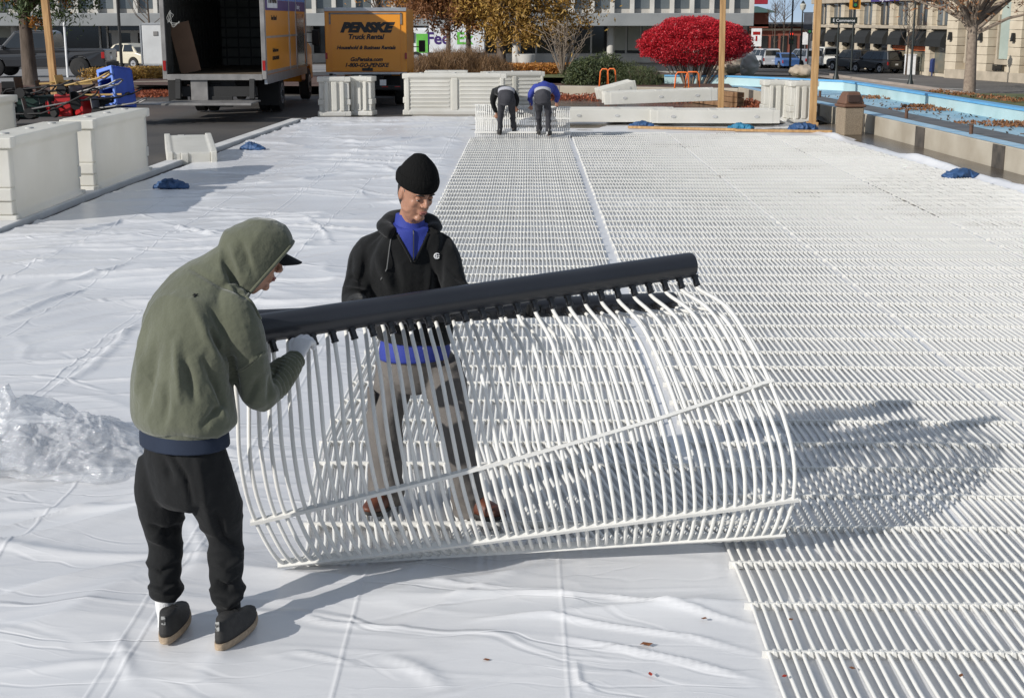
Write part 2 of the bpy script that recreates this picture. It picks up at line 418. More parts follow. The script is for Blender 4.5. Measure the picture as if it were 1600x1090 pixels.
def liner_z(P):
    x, y = P[:, 0], P[:, 1]
    ins = np.clip((x + 1.50) / .25, 0, 1) * np.clip((y - 6.3) / .4, 0, 1) + np.clip((x - .72) / .2, 0, 1)
    ins = np.clip(ins, 0, 1)
    A = 1 - .8 * ins
    P3 = P.copy(); P3[:, 2] = 0
    wp = (noise3(P3, (.6, .6, 1)) - .5) * 2.0
    Q = P3.copy(); Q[:, 1] += wp * .9; Q[:, 0] += wp * .5
    z = (noise3(P3, (.7, 1.0, 1)) - .5) * .034
    r1 = ridge(Q + 3.3, (.45, 1.7, 1)) ** 9 * .046 * np.clip(noise3(P3 + 9, (.5, .6, 1)) * 2.4 - .9, 0, 1)
    Q2 = Q.copy(); Q2[:, 0] = Q[:, 0] * .9 + Q[:, 1] * .45; Q2[:, 1] = Q[:, 1] * .9 - Q[:, 0] * .35
    r2 = ridge(Q2 + 13.7, (.7, 4.2, 1)) ** 7 * .020 * np.clip(noise3(P3 + 19, (.8, .9, 1)) * 3 - .9, 0, 1)
    r3 = ridge(Q + 23.1, (1.6, 8.5, 1)) ** 4 * .0055 * np.clip(noise3(P3 + 29, (.5, .6, 1)) * 3 - .7, 0, 1)
    far = np.clip((y - 8.5) / 4, 0, 1)
    r4 = ridge(Q2 + 41.0, (.5, 2.4, 1)) ** 8 * .038 * far * np.clip(noise3(P3 + 49, (.3, .35, 1)) * 3 - 1.2, 0, 1)
    Q3 = Q.copy(); Q3[:, 0] = Q[:, 0] * .75 + Q[:, 1] * .66; Q3[:, 1] = Q[:, 1] * .75 - Q[:, 0] * .66
    r5 = ridge(Q3 + 61.0, (.5, 1.9, 1)) ** 12 * .02 * np.clip(noise3(P3 + 69, (.6, .6, 1)) * 3 - 1.5, 0, 1)
    z = z * (1 - .6 * ins) + (r1 + r2 * 1.1 + r3 * .7 + r4 + r5 + .004) * A
    for s in SEAMS:
        d = x - s - (noise3(P3 + s, (.5, .5, 1)) - .5) * .05 - (noise3(P3 + s, (2, 2.2, 1)) - .5) * .012
        z += np.exp(-(d / .007) ** 2) * .0050 * (.25 + .9 * noise3(P3 + 3 * s, (1, .7, 1)))
        if s in (-1.61, -3.28): z += np.exp(-((d - .07) / .007) ** 2) * .0045 * (.25 + .9 * noise3(P3 + 5 * s, (1, .7, 1)))
    for pts, wd, hh in FOLDS:
        best = np.full(len(x), 1e9); bt = np.zeros(len(x)); m = len(pts) - 1
        for i in range(m):
            ax, ay = pts[i]; bx_, by_ = pts[i + 1]; dx, dy = bx_ - ax, by_ - ay
            tt = np.clip(((x - ax) * dx + (y - ay) * dy) / (dx * dx + dy * dy), 0, 1); r = np.hypot(x - ax - tt * dx, y - ay - tt * dy)
            k = r < best; best[k] = r[k]; bt[k] = (i + tt[k]) / m
        z += hh * np.exp(-(best / wd) ** 2) * np.sin(np.clip(bt, 0, 1) * math.pi) ** .6
    # long fold and gap ridge
    z += np.exp(-((y - 7.05 - .18 * x - (noise3(P3 + 5, (.8, 1, 1)) - .5) * .3) / .05) ** 2) * .018 * np.clip((-1.3 - x) / .5, 0, 1)
    z += np.exp(-((y - 6.02 + .09 * x - (noise3(P3 + 7, (.6, 1, 1)) - .5) * .3) / .05) ** 2) * .02 * np.clip((-1.2 - x) / .5, 0, 1)
    return z
ys = [3.2]
while ys[-1] < 36.3: ys.append(ys[-1] + .0022 * ys[-1] + .003)
ys = np.array(ys)
us = np.linspace(0, 1, 420)
xs0 = -6.0 + us * 13.8
sx = np.concatenate([np.array([s + d for s in SEAMS for d in np.linspace(-.04, .11, 22)])])
xs0 = np.unique(np.concatenate([xs0, sx]))
XX, YY = np.meshgrid(xs0, ys)
Lx = np.array([side_x(y, 0) for y in ys]); Rx = np.array([side_x(y, 1) for y in ys])
edge = (noise3(np.stack([ys * 0, ys, ys * 0], -1), (1, .9, 1)) - .5) * .25
t = np.clip((XX - (-6.0)) / 13.8, 0, 1)
XL = np.where(XX < -5.05, -5.05 + (XX + 5.05) * ((Lx[:, None] + 5.05) / (-.95)), XX)
XR = np.where(XX > 5.5, 5.5 + (XX - 5.5) * ((Rx[:, None] + edge[:, None] - 5.5) / 2.3), XL)
P = np.stack([XR.ravel(), YY.ravel(), 0 * YY.ravel()], -1)
Z = liner_z(P).reshape(XX.shape)
dR = (Rx[:, None] - XR)
Z += np.exp(-((dR - .32) / .11) ** 2) * (.03 + .09 * noise3(P, (.1, .8, 1)).reshape(XX.shape) ** 2)
Z += .012
Z = np.where(XX > 7.7, .006, Z)
linerm = mat('liner_plastic', (.63, .63, .64), .30, var=.02, vs=.7, bump=.003, bs=5, col2=(.70, .70, .705), spec=.5, stretch=(.45, 2.0, 1), detail=3)
_n = linerm.node_tree; _N, _LK = _n.nodes, _n.links; _b = _N['Principled BSDF']; _tc = _N.new('ShaderNodeTexCoord'); prevn = _b.inputs['Normal'].links[0].from_socket
_wn = _N.new('ShaderNodeTexNoise'); _wn.inputs['Scale'].default_value = .9; _wn.inputs['Detail'].default_value = 3; _LK.new(_tc.outputs['Object'], _wn.inputs[0])
_mx = _N.new('ShaderNodeVectorMath'); _mx.operation = 'MULTIPLY_ADD'; _mx.inputs[1].default_value = (.7, .7, 0); _LK.new(_wn.outputs['Color'], _mx.inputs[0]); _LK.new(_tc.outputs['Object'], _mx.inputs[2])
for sc_, st_, hi_, ds_, sg_ in ((.75, (.55, 1.5, 1), .028, .0060, 1), (1.7, (.6, 2.2, 1), .045, .0026, -1), (4.5, (.5, 1.9, 1), .08, .0007, 1)):
    mp_ = _N.new('ShaderNodeMapping'); mp_.inputs['Scale'].default_value = st_; mp_.inputs['Rotation'].default_value = (0, 0, .35 * sc_); mp_.inputs['Location'].default_value = (sc_ * 3, 1, 0); _LK.new(_mx.outputs[0], mp_.inputs[0])
    vo = _N.new('ShaderNodeTexVoronoi'); vo.feature = 'DISTANCE_TO_EDGE'; vo.inputs['Scale'].default_value = sc_; _LK.new(mp_.outputs[0], vo.inputs[0])
    mr = _N.new('ShaderNodeMapRange'); mr.interpolation_type = 'SMOOTHSTEP'; mr.inputs[1].default_value = 0; mr.inputs[2].default_value = hi_; mr.inputs[3].default_value = 1; mr.inputs[4].default_value = 0; _LK.new(vo.outputs['Distance'], mr.inputs[0])
    mk_ = _N.new('ShaderNodeTexNoise'); mk_.inputs['Scale'].default_value = .55 * sc_ + .3; _LK.new(_tc.outputs['Object'], mk_.inputs[0])
    m3_ = _N.new('ShaderNodeMapRange'); m3_.inputs[1].default_value = .42; m3_.inputs[2].default_value = .62; _LK.new(mk_.outputs[0], m3_.inputs[0])
    ml = _N.new('ShaderNodeMath'); ml.operation = 'MULTIPLY'; _LK.new(mr.outputs[0], ml.inputs[0]); _LK.new(m3_.outputs[0], ml.inputs[1])
    bp_ = _N.new('ShaderNodeBump'); bp_.inputs['Strength'].default_value = 1; bp_.inputs['Distance'].default_value = ds_ * sg_; _LK.new(ml.outputs[0], bp_.inputs['Height']); _LK.new(prevn, bp_.inputs['Normal']); prevn = bp_.outputs[0]
_LK.new(prevn, _b.inputs['Normal'])
liner = obj('liner', grid_mesh(XR, YY, Z), linerm, fixn=False, smooth=True)
tag(liner, 'wrinkled white plastic liner spread over the whole rink floor under the mats', 'liner', None)

def lz(x, y, r=.12):
    g = np.array([[x + a * r, y + b * r, 0] for a in (-1, 0, 1) for b in (-1, -.3, .4, 1, 2)]); return float(liner_z(g).max()) + .012
# ================================================================== ICE MATS ON THE FLOOR
tubem = mat('white_rubber', (.70, .69, .655), .42, var=.03, vs=6, spec=.4)
spacerm = mat('white_spacer', (.68, .67, .635), .5, var=.05, vs=8)
blackm = mat('black_pipe', (.018, .020, .026), .34, var=.15, vs=3, spec=.5, bump=.0004, bs=120)
TR, PITCHT, NT = .0088, .0462, 45
def wob(x, y): return 0
def tube_mesh(y0, y1, seed, step=.231):
    b = MB(); n = int((y1 - y0) / step); rr = random.Random(seed); ph = [rr.random() * 6 for _ in range(4)]; pts = []
    for k in range(n + 1):
        y = y0 + (y1 - y0) * k / n
        dx = .005 * math.sin(y * 2.1 + ph[0]) + .003 * math.sin(y * 5.3 + ph[1])
        pts.append((dx, y, .034 + .0035 * abs(math.sin(math.pi * (y - .009) / .463)) * -1 + .001 * math.sin(y * 3 + ph[2])))
    return b.tube(pts, TR, 6).mesh('tube')
def spacer_mesh(width):
    b = MB(); b.box((width / 2, 0, .027), (width + .05, .010, .034))
    for i in range(NT):
        x = i * PITCHT
        b.add([(x + .010, -.014, .013), (x + .037, -.014, .013), (x + .028, -.014, .046), (x + .018, -.014, .046),
               (x + .010, .014, .013), (x + .037, .014, .013), (x + .028, .014, .046), (x + .018, .014, .046)],
              [(0, 1, 2, 3), (7, 6, 5, 4), (0, 4, 5, 1), (1, 5, 6, 2), (2, 6, 7, 3), (3, 7, 4, 0)])
    return b.mesh('spacer_bar')
W_ = PITCHT * (NT - 1)
sp_me = spacer_mesh(W_); sp_me.materials.append(spacerm)
def mat_column(x0, y0, y1, label, n=NT, clip=False):
    yc = lambda x: min(y1, 18 + (8.02 - .28 - .52 - x) * 15.5 / 1.24) if clip else y1
    t = thing('ice_mat', label, 'ice mat', (x0, 0, 0), 0, 'tube mats laid side by side on the liner')
    base = []
    for k in range(6):
        me = tube_mesh(y0, y1, k + int(x0 * 10)); me.shade_smooth(); me.materials.append(tubem); base.append(me)
    for i in range(n):
        o = bpy.data.objects.new('tube', base[random.randrange(6)]); C.objects.link(o); o.parent = t; o.location = (i * PITCHT, 0, 0); o.scale.y = yc(x0 + i * PITCHT) / y1
    sm = sp_me
    if n != NT: sm = None
    y = 5.539 / 1.0 % .463
    while y < y0: y += .463
    while y < y1:
        o = bpy.data.objects.new('spacer_bar', sp_me); C.objects.link(o); o.parent = t; o.location = (0, y, 0)
        o.rotation_euler.z = random.uniform(-.002, .002)
        m_ = sum(1 for i in range(n) if yc(x0 + i * PITCHT) > y)
        if m_ != NT: o.scale.x = max(2, m_ - 1) / (NT - 1)
        y += .463
    return t
mat_column(.94, 3.4, 31.2, 'long white tube mat just right of the narrow gap, second column from the left')
mat_column(3.05, 3.4, 31.0, 'long white tube mat in the third column, left of the outermost one')
mat_column(5.16, 6.0, 30.4, 'long white tube mat nearest the concrete pool wall on the right', 44, True)

# ================================================================== THE MAT BEING UNROLLED
hero = thing('ice_mat', 'curled up white tube mat held by the two near workers by its black header pipes', 'ice mat', (-.1, 6.0, 0), 0, None)
V = Vector
HL, HR = V((-1.25, 5.68, 1.165)), V((.795, 6.785, 1.268))      # front header axis
BL, BR = V((-1.28, 5.91, 1.165)), V((.74, 7.07, 1.03))       # back header axis
def flat_z(y): return .034
A0x, A1x = -1.19, .80
# control points left (u=0) and right (u=1), top to bottom; index 0 = header (front family)
def ctrl(u, fam):
    h = (HL if fam == 0 else BL).lerp(HR if fam == 0 else BR, u)
    L = [V((-1.215, 5.66, .86)), V((-1.22, 5.68, .62)), V((-1.19, 5.76, .342)), V((-1.09, 5.83, .10)), V((-1.02, 6.10, .036)), V((-1.10, 6.75, .034)), V((A0x, 7.8, .034))]
    Rr = [V((.95, 6.42, 1.10)), V((1.10, 6.15, .82)), V((1.185, 6.02, .53)), V((1.19, 6.06, .26)), V((1.13, 6.22, .07)), V((1.0, 6.75, .034)), V((A1x, 7.8, .034))]
    pts = [a.lerp(b, u) for a, b in zip(L, Rr)]
    if fam == 0: st = h + V((.03, -.03, -.11)); pre = [h + V((.02, -.015, -.06)), st]
    else:
        f = V((.38, -.75, 0)).normalized()
        pre = [h + f * .055 + V((0, 0, -.01)), h + f * .12 + V((0, 0, -.012 - .05 * (1 - u)))]
        pts[0] = pts[0] + V((-.01 * (1 - u), .08 * (1 - u), -.01 - .03 * (1 - u))); pts[1] = pts[1] + V((0, .02 * (1 - u), -.03))
    return pre + pts
NS = 60
sheet_pts = []
NH = 53
for i in range(NH):
    u = i / (NH - 1); fam = i % 2
    P_ = ctrl(u, fam); path = []
    for k in range(NS + 1):
        q = crom(P_, (len(P_) - 1) * k / NS)
        wv = (noise3(np.array([[u * 9 + fam * 3.1, k * .09, 1.7 + fam]]), (1, 1, 1))[0] - .5)
        att = min(1, k / 8) * min(1, (NS - k) / 14)
        q = q + V((wv * .014, -wv * .008, 0)) * att
        path.append(q)
    sheet_pts.append(path)
    x = A0x + (A1x - A0x) * u
    y = 7.8; full = list(path)
    while y < 29.6:
        y += .231; full.append(V((x + .003 * math.sin(y * 2 + i), y, .034 - .0035 * abs(math.sin(math.pi * (y - .009) / .463)))))
    obj('tube', MB().tube(full, .0094, 7), tubem, hero, world=True, smooth=True)
def sheet_at(u, s):
    i = min(int(u * (NH - 1)), NH - 2); t = u * (NH - 1) - i
    def g0(j):
        j = min(NH - 1, max(0, j)); k = min(int(s), NS - 1); f = s - k; return sheet_pts[j][k].lerp(sheet_pts[j][k + 1], f)
    def g(j): return (g0(j - 1) + g0(j) * 2 + g0(j + 1)) / 4 if 0 < j < NH - 1 else (g0(j) + g0(j + (1 if j == 0 else -1))) / 2
    # average the two families so that the bar lies through both
    return g(i).lerp(g(i + 1), t)
def curved_spacer(f0, f1, hgt=.038):
    """spacer strip across the curled sheet at path fractions f0 (left) .. f1 (right)"""
    b = MB(); prev = None; n = 88
    for k in range(n + 1):
        u = k / n; s = (f0 + (f1 - f0) * u) * NS
        c = sheet_at(u, s)
        if k == 0: c = c + (c - sheet_at(.03, s)).normalized() * .045
        if k == n: c = c + (c - sheet_at(.97, s)).normalized() * .045
        tg = (sheet_at(u, min(NS, s + 1)) - sheet_at(u, max(0, s - 1))).normalized()
        ax = (sheet_at(min(1, u + .03), s) - sheet_at(max(0, u - .03), s)).normalized()
        nn = ax.cross(tg).normalized(); tg2 = nn.cross(ax)
        ring = [c + tg2 * a * .0075 + nn * e * hgt / 2 for a, e in ((-1, -1), (1, -1), (1, 1), (-1, 1))]
        o = len(b.v); b.v += [tuple(r) for r in ring]
        if prev is not None:
            for j in range(4): b.f.append((prev + j, prev + (j + 1) % 4, o + (j + 1) % 4, o + j))
        else: b.f.append((0, 1, 2, 3))
        prev = o
    b.f.append((prev + 3, prev + 2, prev + 1, prev))
    return obj('spacer_bar', b, spacerm, hero, world=True)
for f0, f1 in ((.515, .362), (.635, .590), (.70, .70), (.83, .83), (.95, .95)): curved_spacer(f0, f1)
y = 5.539 % .463
while y < 7.85: y += .463
while y < 29.6:
    o = bpy.data.objects.new('spacer_bar', sp_me); C.objects.link(o); o.parent = hero
    o.location = V((A0x, y, 0)) - hero.location; o.scale.x = (A1x - A0x) / W_; y += .463
def header(a, b, r, capd=True):
    t = (b - a).normalized()
    h = obj('header_pipe', MB().tube([a, a + t * .004, b - t * .012, b - t * .002, b], [r * .93, r, r, r * .985, r * .9], 40), blackm, hero, world=True, smooth='auto')
    capm = mat('pipe_cap', (.03, .032, .036), .5, vs=9)
    obj('end_cap', MB().cyl(b - t * .01, b + t * .004, r * .80, 32), capm, h)
    bpy.data.objects[h.name].children
    return h
def header_fix(h):
    for c in kids(h): c.matrix_basis = Matrix.Identity(4)
h1 = header(HL, HR, .061); h2 = header(BL, BR, .048)
for h in (h1, h2):
    for c in kids(h): c.data.transform(root_matrix(h).inverted())
fitm = mat('black_fitting', (.008, .008, .009), .28, vs=20, spec=.6)
for i in range(NH):
    p = sheet_pts[i]; fam = i % 2
    h = (HL if fam == 0 else BL).lerp(HR if fam == 0 else BR, i / (NH - 1))
    d = (p[1] - h).normalized(); r = .061 if fam == 0 else .048
    b = MB(); a = h + d * (r * .85)
    b.tube([a, a + d * .016, a + d * .017, a + d * .045, a + d * .046, a + d * .056], [.019, .019, .015, .015, .0175, .016], 12)
    obj('pipe_fitting', b, fitm, hero, world=True, smooth='auto')
# ================================================================== PEOPLE
def nz3(p, f, o=0): return noise3(np.asarray(p) + o, f) - .5
skinm = mat('skin', (.36, .185, .12), .45, var=.08, vs=14, sub=.12, bump=.0006, bs=160)
glovem = mat('glove_cloth', (.62, .62, .63), .8, var=.06, vs=20, bump=.0015, bs=250)
olive = mat('olive_fleece', (.100, .106, .074), .95, var=.12, vs=6, bump=.007, bs=26, spec=.15, sheen=.3)
blackc = mat('black_fleece', (.0095, .0100, .0105), .95, var=.2, vs=6, bump=.007, bs=24, spec=.15, sheen=.12)
blackt = mat('black_trouser', (.0075, .0080, .0085), .85, var=.2, vs=6, bump=.006, bs=22, spec=.25, sheen=.05)
knit = mat('black_knit', (.007, .007, .007), .95, var=.2, vs=8, bump=.006, bs=110, spec=.1, stretch=(1, 1, .12))
navy = mat('navy_cloth', (.022, .030, .050), .9, var=.12, vs=6, bump=.001, bs=300, spec=.2)
royal = mat('royal_blue_cloth', (.030, .046, .26), .7, var=.12, vs=8, bump=.001, bs=200, spec=.3)
taupe = mat('taupe_canvas', (.125, .115, .107), .9, var=.14, vs=5, bump=.008, bs=20, spec=.2)
greyj = mat('charcoal_cloth', (.045, .045, .052), .9, var=.14, vs=5, bump=.001, bs=300, spec=.2)
solem = mat('tan_sole', (.33, .25, .17), .75, var=.2, vs=60, bump=.002, bs=120)
soleb = mat('dark_sole', (.02, .018, .016), .7, vs=20)
shoem = mat('black_mesh_shoe', (.022, .021, .020), .7, var=.3, vs=40, bump=.002, bs=200)
counterm = mat('grey_mesh', (.075, .070, .065), .6, vs=50, bump=.002, bs=200); tabm = mat('pull_tab', (.30, .30, .29), .7, vs=80, contrast=(.45, .55), col2=(.02, .02, .02))
bootm = mat('brown_leather', (.10, .030, .014), .5, var=.3, vs=14, bump=.001, bs=60)
sockm = mat('white_sock', (.62, .62, .62), .9, var=.05, vs=20, bump=.002, bs=150)
hairm = mat('dark_hair', (.012, .009, .007), .6, vs=60)
eyew = mat('eye_white', (.55, .52, .50), .3, var=.03); eyed = mat('eye_iris', (.015, .01, .008), .15)
lipm = mat('lip_skin', (.33, .13, .11), .45, var=.08, vs=30)

def folds(me, lines):
    """cloth folds: ridges (+) and creases (-) along lines on the side of the garment that faces the viewer of the photo; (points, width px, height m)"""
    p, n = vco(me), vno(me); q = proj(p); tc = np.array([0, 0, HC]) - p; tc /= np.linalg.norm(tc, axis=1)[:, None]
    face = np.clip((n * tc).sum(1) * 2.2, 0, 1); d = np.zeros(len(p))
    for pts, wd, h in lines:
        best = np.full(len(p), 1e9); bt = np.zeros(len(p)); m = len(pts) - 1
        for i in range(m):
            a, b = np.array(pts[i], float), np.array(pts[i + 1], float); ab = b - a
            t = np.clip(((q - a) @ ab) / (ab @ ab), 0, 1); r = np.linalg.norm(q - a - t[:, None] * ab, axis=1)
            k = r < best; best[k] = r[k]; bt[k] = (i + t[k]) / m
        d += 1.7 * h * np.exp(-(best / wd) ** 2) * np.sin(np.clip(bt * .9 + .05, 0, 1) * math.pi) ** .5
    setco(me, p + n * (d * face)[:, None])
def frame(fwd, up=(0, 0, 1)):
    f = Vector(fwd).normalized(); s = f.cross(Vector(up)).normalized(); u = s.cross(f)
    return Matrix((s, f, u)).transposed()          # local x = figure's right, y = forward, z = up
def head_mb(mb, c, M, s=1.0, fem=0):
    """head centred at c; local frame M; face towards +y"""
    X = lambda x, y, z: c + M @ Vector((x * s, y * s, z * s))
    sd = M @ Vector((1, 0, 0))
    prof = [(-.118, .026, .030, .052), (-.105, .046, .050, .036), (-.080, .058, .070, .018), (-.045, .066, .082, .008), (-.005, .072, .091, .0), (.04, .076, .096, -.004), (.075, .070, .089, -.008), (.100, .050, .064, -.010), (.116, .020, .026, -.010)]
    mb.loft([(X(0, o, z), rx * s, ry * s, sd) for z, rx, ry, o in prof], 24, 3)
    el = lambda p, d, m=None: mb.ell(X(*p), [k * s for k in d], 8, M if m is None else M @ m)
    el((0, .084, .030), (.050, .013, .013))                    # brow
    mb.loft([(X(0, .090, .022), .009 * s, .008 * s, sd), (X(0, .100, .000), .009 * s, .009 * s, sd), (X(0, .110, -.020), .0105 * s, .010 * s, sd), (X(0, .100, -.030), .010 * s, .007 * s, sd)], 10, 3)
    for k in (-1, 1):
        el((k * .014, .098, -.026), (.009, .010, .008))
        el((k * .034, .060, -.022), (.024, .019, .026))        # cheek
        el((k * .077, -.006, -.004), (.008, .020, .033))       # ear
        el((k * .050, .010, -.070), (.014, .040, .020))        # jaw
    el((0, .083, -.055), (.024, .013, .011)); el((0, .080, -.068), (.021, .013, .011))
    el((0, .070, -.100), (.026, .017, .017))                   # chin
def eye_dent(me, c, M, s=1.0):
    p = vco(me); n = vno(me); d = np.zeros(len(p))
    for k in (-1, 1):
        e = np.array(c + M @ Vector((k * .031 * s, .085 * s, .006 * s)))
        q = (p - e) @ np.array(M); r2 = (q[:, 0] / .016) ** 2 + (q[:, 2] / .010) ** 2 + (q[:, 1] / .03) ** 2
        d += -.009 * np.exp(-r2 / s / s)
    setco(me, p + n * d[:, None])
def face_bits(person, c, M, s=1.0, looking_down=True):
    X = lambda x, y, z: c + M @ Vector((x * s, y * s, z * s))
    for k in (-1, 1):
        e = obj('eye', MB().ell(X(k * .031, .076, .005), (.0105 * s,) * 3, 8), eyew, person, world=True, smooth=True)
        i = obj('iris', MB().ell(X(k * .031, .0830, -.001), (.0075 * s, .0045 * s, .0060 * s), 6, M), eyed, e, world=True, smooth=True)
        obj('eyelid', MB().ell(X(k * .031, .0775, .0085), (.0145 * s, .0125 * s, .0088 * s), 8, M), skinm, person, world=True, smooth=True)
        obj('eyebrow', MB().loft([(X(k * .013, .0985, .026), .002, .003, M @ V((0, 0, 1))), (X(k * .032, .0975, .031), .0045, .003, M @ V((0, 0, 1))), (X(k * .050, .084, .026), .002, .002, M @ V((0, 0, 1)))], 8, 3), hairm, person, world=True, smooth=True)
    obj('lips', MB().ell(X(0, .094, -.0575), (.022 * s, .0085 * s, .0042 * s), 8, M).ell(X(0, .0915, -.066), (.018 * s, .0085 * s, .0050 * s), 8, M), lipm, person, world=True, smooth=True)
def hand_mb(mb, wr, d, pn, side, curl=(.9, .9, .7), s=1.0, fat=0.0, thumb=(.75, .5)):
    """wr wrist, d palm direction, pn palm-facing normal, side = +1/-1 thumb side; returns palm centre"""
    d = Vector(d).normalized(); pn = Vector(pn); pn = (pn - d * pn.dot(d)).normalized(); lt = d.cross(pn).normalized() * side
    mb.loft([(wr - d * .02 * s, .027 * s + fat, .021 * s + fat, lt), (wr + d * .02 * s, .032 * s + fat, .017 * s + fat, lt), (wr + d * .06 * s, .041 * s + fat, .015 * s + fat, lt), (wr + d * .090 * s, .040 * s + fat, .012 * s + fat, lt)], 16, 3)
    for i, (o, L0) in enumerate([(.030, .92), (.010, 1.0), (-.010, .95), (-.029, .76)]):
        p = wr + d * (.082 - abs(o - .008) * .25) * s + lt * o * s; a = 0; path = [(p, .0098)]
        for j, (L_, r_) in enumerate([(.046, .0092), (.028, .0082), (.022, .0070)]):
            a += curl[j] * (1 + .06 * (i - 1.5)); dr = d * math.cos(a) + pn * math.sin(a)
            p = p + dr * L_ * L0 * s; path.append((p, r_))
        mb.loft([(q, r_ * s + fat, r_ * s + fat, lt) for q, r_ in path], 10, 4)
    p = wr + d * .025 * s + lt * .026 * s; path = [(p, .013)]
    for L_, sp, a in ((.038, thumb[0], .25), (.030, thumb[0] * .6, thumb[1]), (.024, thumb[0] * .35, thumb[1] * 1.3)):
        dr = (d * math.cos(sp) + lt * math.sin(sp)) * math.cos(a) + pn * math.sin(a); p = p + dr * L_ * s; path.append((p, .0105 if L_ > .025 else .0085))
    mb.loft([(q, r_ * s + fat, r_ * s + fat, lt) for q, r_ in path], 10, 4)
def limb(mb, pts, n=16, sub=4):
    """pts: (point, radius_side, radius_other, side)"""
    mb.loft(pts, n, sub)
def shoe(person, heel, d, upm, som, L=.30, sole_h=.032, boot=0, name='shoe', wide=1.0, gz=None):
    heel = Vector(heel); heel.z = gz if gz is not None else heel.z
    d = Vector((d[0], d[1], 0)).normalized(); sd = Vector((d.y, -d.x, 0))
    def outline(k):
        a = 2 * math.pi * k / 28; c, s_ = math.cos(a), math.sin(a)
        y = .5 + .5 * c                                  # 0 heel .. 1 toe
        w = (.034 + .018 * y * (1.3 - .3 * y)) * wide
        return y, w * (1 if s_ >= 0 else -1) * abs(s_) ** .75
    def ring(z, y0, y1, f, rise=0):
        out = []
        for k in range(28):
            y, x = outline(k); yy = y0 + (y1 - y0) * y
            out.append(heel + d * yy * L + sd * x * f + Vector((0, 0, z + rise * max(0, y - .7) ** 2 * 2.2)))
        return out
    def stack(rings):
        b = MB(); o = 0
        for r in rings: b.v += [tuple(v) for v in r]
        n = 28
        for i in range(len(rings) - 1):
            for k in range(n): b.f.append((i * n + k, i * n + (k + 1) % n, (i + 1) * n + (k + 1) % n, (i + 1) * n + k))
        b.f.append(tuple(range(n))[::-1]); b.f.append(tuple((len(rings) - 1) * n + k for k in range(n))); return b
    h = sole_h
    up = stack([ring(h * .8, .015, .985, .96, .10), ring(h + .018, .01, .975, .98, .1), ring(h + .036, .015, .93, .93), ring(h + .050, .02, .80, .84), ring(h + .062, .03, .60, .74), ring(h + .078 + boot * .3, .04, .48, .66), ring(h + .096 + boot, .05, .40, .60)])
    u = obj(name, up, upm, person, world=True, smooth=True)
    s_ = obj('sole', stack([ring(0.002, .03, .97, .92, .14), ring(.008, 0, 1, 1.04, .12), ring(h * .6, .0, 1.0, 1.07, .10), ring(h, .0, .995, 1.02, .10)]), som, u, smooth='auto')
    s_.data.transform(root_matrix(u).inverted())
    ht = MB(); hb0 = heel + d * .006 * L
    ht.add([hb0 + sd * sx * w_ + V((0, 0, h + z_)) + d * dz for z_, w_, dz in ((.004, .030, -.004), (.045, .026, .000), (.060, .018, .004)) for sx in (-1, 1)] + [hb0 + sd * sx * w_ + V((0, 0, h + z_)) + d * (dz + .02) for z_, w_, dz in ((.004, .036, -.004), (.045, .030, .000), (.060, .020, .004)) for sx in (-1, 1)], [(0, 1, 3, 2), (2, 3, 5, 4), (6, 0, 2, 8), (8, 2, 4, 10), (1, 7, 9, 3), (3, 9, 11, 5), (4, 5, 11, 10)])
    tb_ = obj('pull_tab', MB().bar(heel + d * .012 * L + V((0, 0, h + .055)), heel + d * .02 * L + V((0, 0, h + .10 + boot)), .016, .006), tabm, u); tb_.data.transform(root_matrix(u).inverted())
    lc = MB()
    for k in range(5):
        t = .50 + .075 * k; zz = h + .074 - .0115 * k; lc.tube([heel + d * t * L + sd * (-.022) + V((0, 0, zz - .008)), heel + d * (t + .01) * L + V((0, 0, zz + .004)), heel + d * t * L + sd * .022 + V((0, 0, zz - .008))], .003, 6)
    l_ = obj('lace', lc, blackt, u); l_.data.transform(root_matrix(u).inverted())
    return u

# ------------------------------------------------------------------ worker in the olive hoodie
p1 = thing('person', 'worker in olive green hoodie with hood up over a black cap, seen from behind', 'person', (-1.27, 5.25, 0), 0, None)
TF = frame((.62, .78, 0)); Rt = TF @ V((1, 0, 0)); Fw = TF @ V((0, 1, 0)); UP = V((0, 0, 1))
aL, aR = at(259, 950, 5.285), at(357, 965, 5.25)
kL, kR = at(257, 838, 5.33), at(352, 842, 5.30)
hL, hR = at(248, 728, 5.30), at(325, 722, 5.22)
pel = at(288, 700, 5.26); wst = at(288, 640, 5.27); mid = at(292, 560, 5.29); chs = at(308, 490, 5.33); nkb = at(345, 438, 5.38); hdc = at(398, 402, 5.42)
sR, eR, wR = at(368, 500, 5.24), at(408, 618, 5.32), at(462, 560, 5.62)
sLf, eLf, wLf = at(262, 492, 5.48), at(238, 545, 5.60), at(330, 570, 5.78)
# continuous body
b = MB()
b.loft([(pel - UP * .06, .09, .08, Rt), (pel + UP * .05, .10, .08, Rt), (mid, .13, .09, Rt), (chs, .15, .09, Rt), (nkb, .06, .055, Rt), (nkb.lerp(hdc, .5), .05, .05, Rt)], 18)
for h_, k_, a_ in ((hL, kL, aL), (hR, kR, aR)): b.loft([(h_ + UP * .03, .040, .040, Rt), (h_.lerp(k_, .5), .048, .048, Rt), (k_, .040, .042, Rt), (k_.lerp(a_, .4), .045, .045, Rt), (a_, .032, .034, Rt), (a_ - UP * .07, .03, .035, Rt)], 14)
for s_, e_, w_ in ((sR, eR, wR), (sLf, eLf, wLf)): b.loft([(s_.lerp(chs, .3), .035, .035, Rt), (s_, .030, .030, Rt), (e_, .024, .024, Rt), (w_, .024, .021, Rt)], 14)
HF = frame((.95, .10, -.30)); head_mb(b, hdc, HF)
gd1 = V((.10, .30, .95)); gp1 = V((.55, .80, -.10))
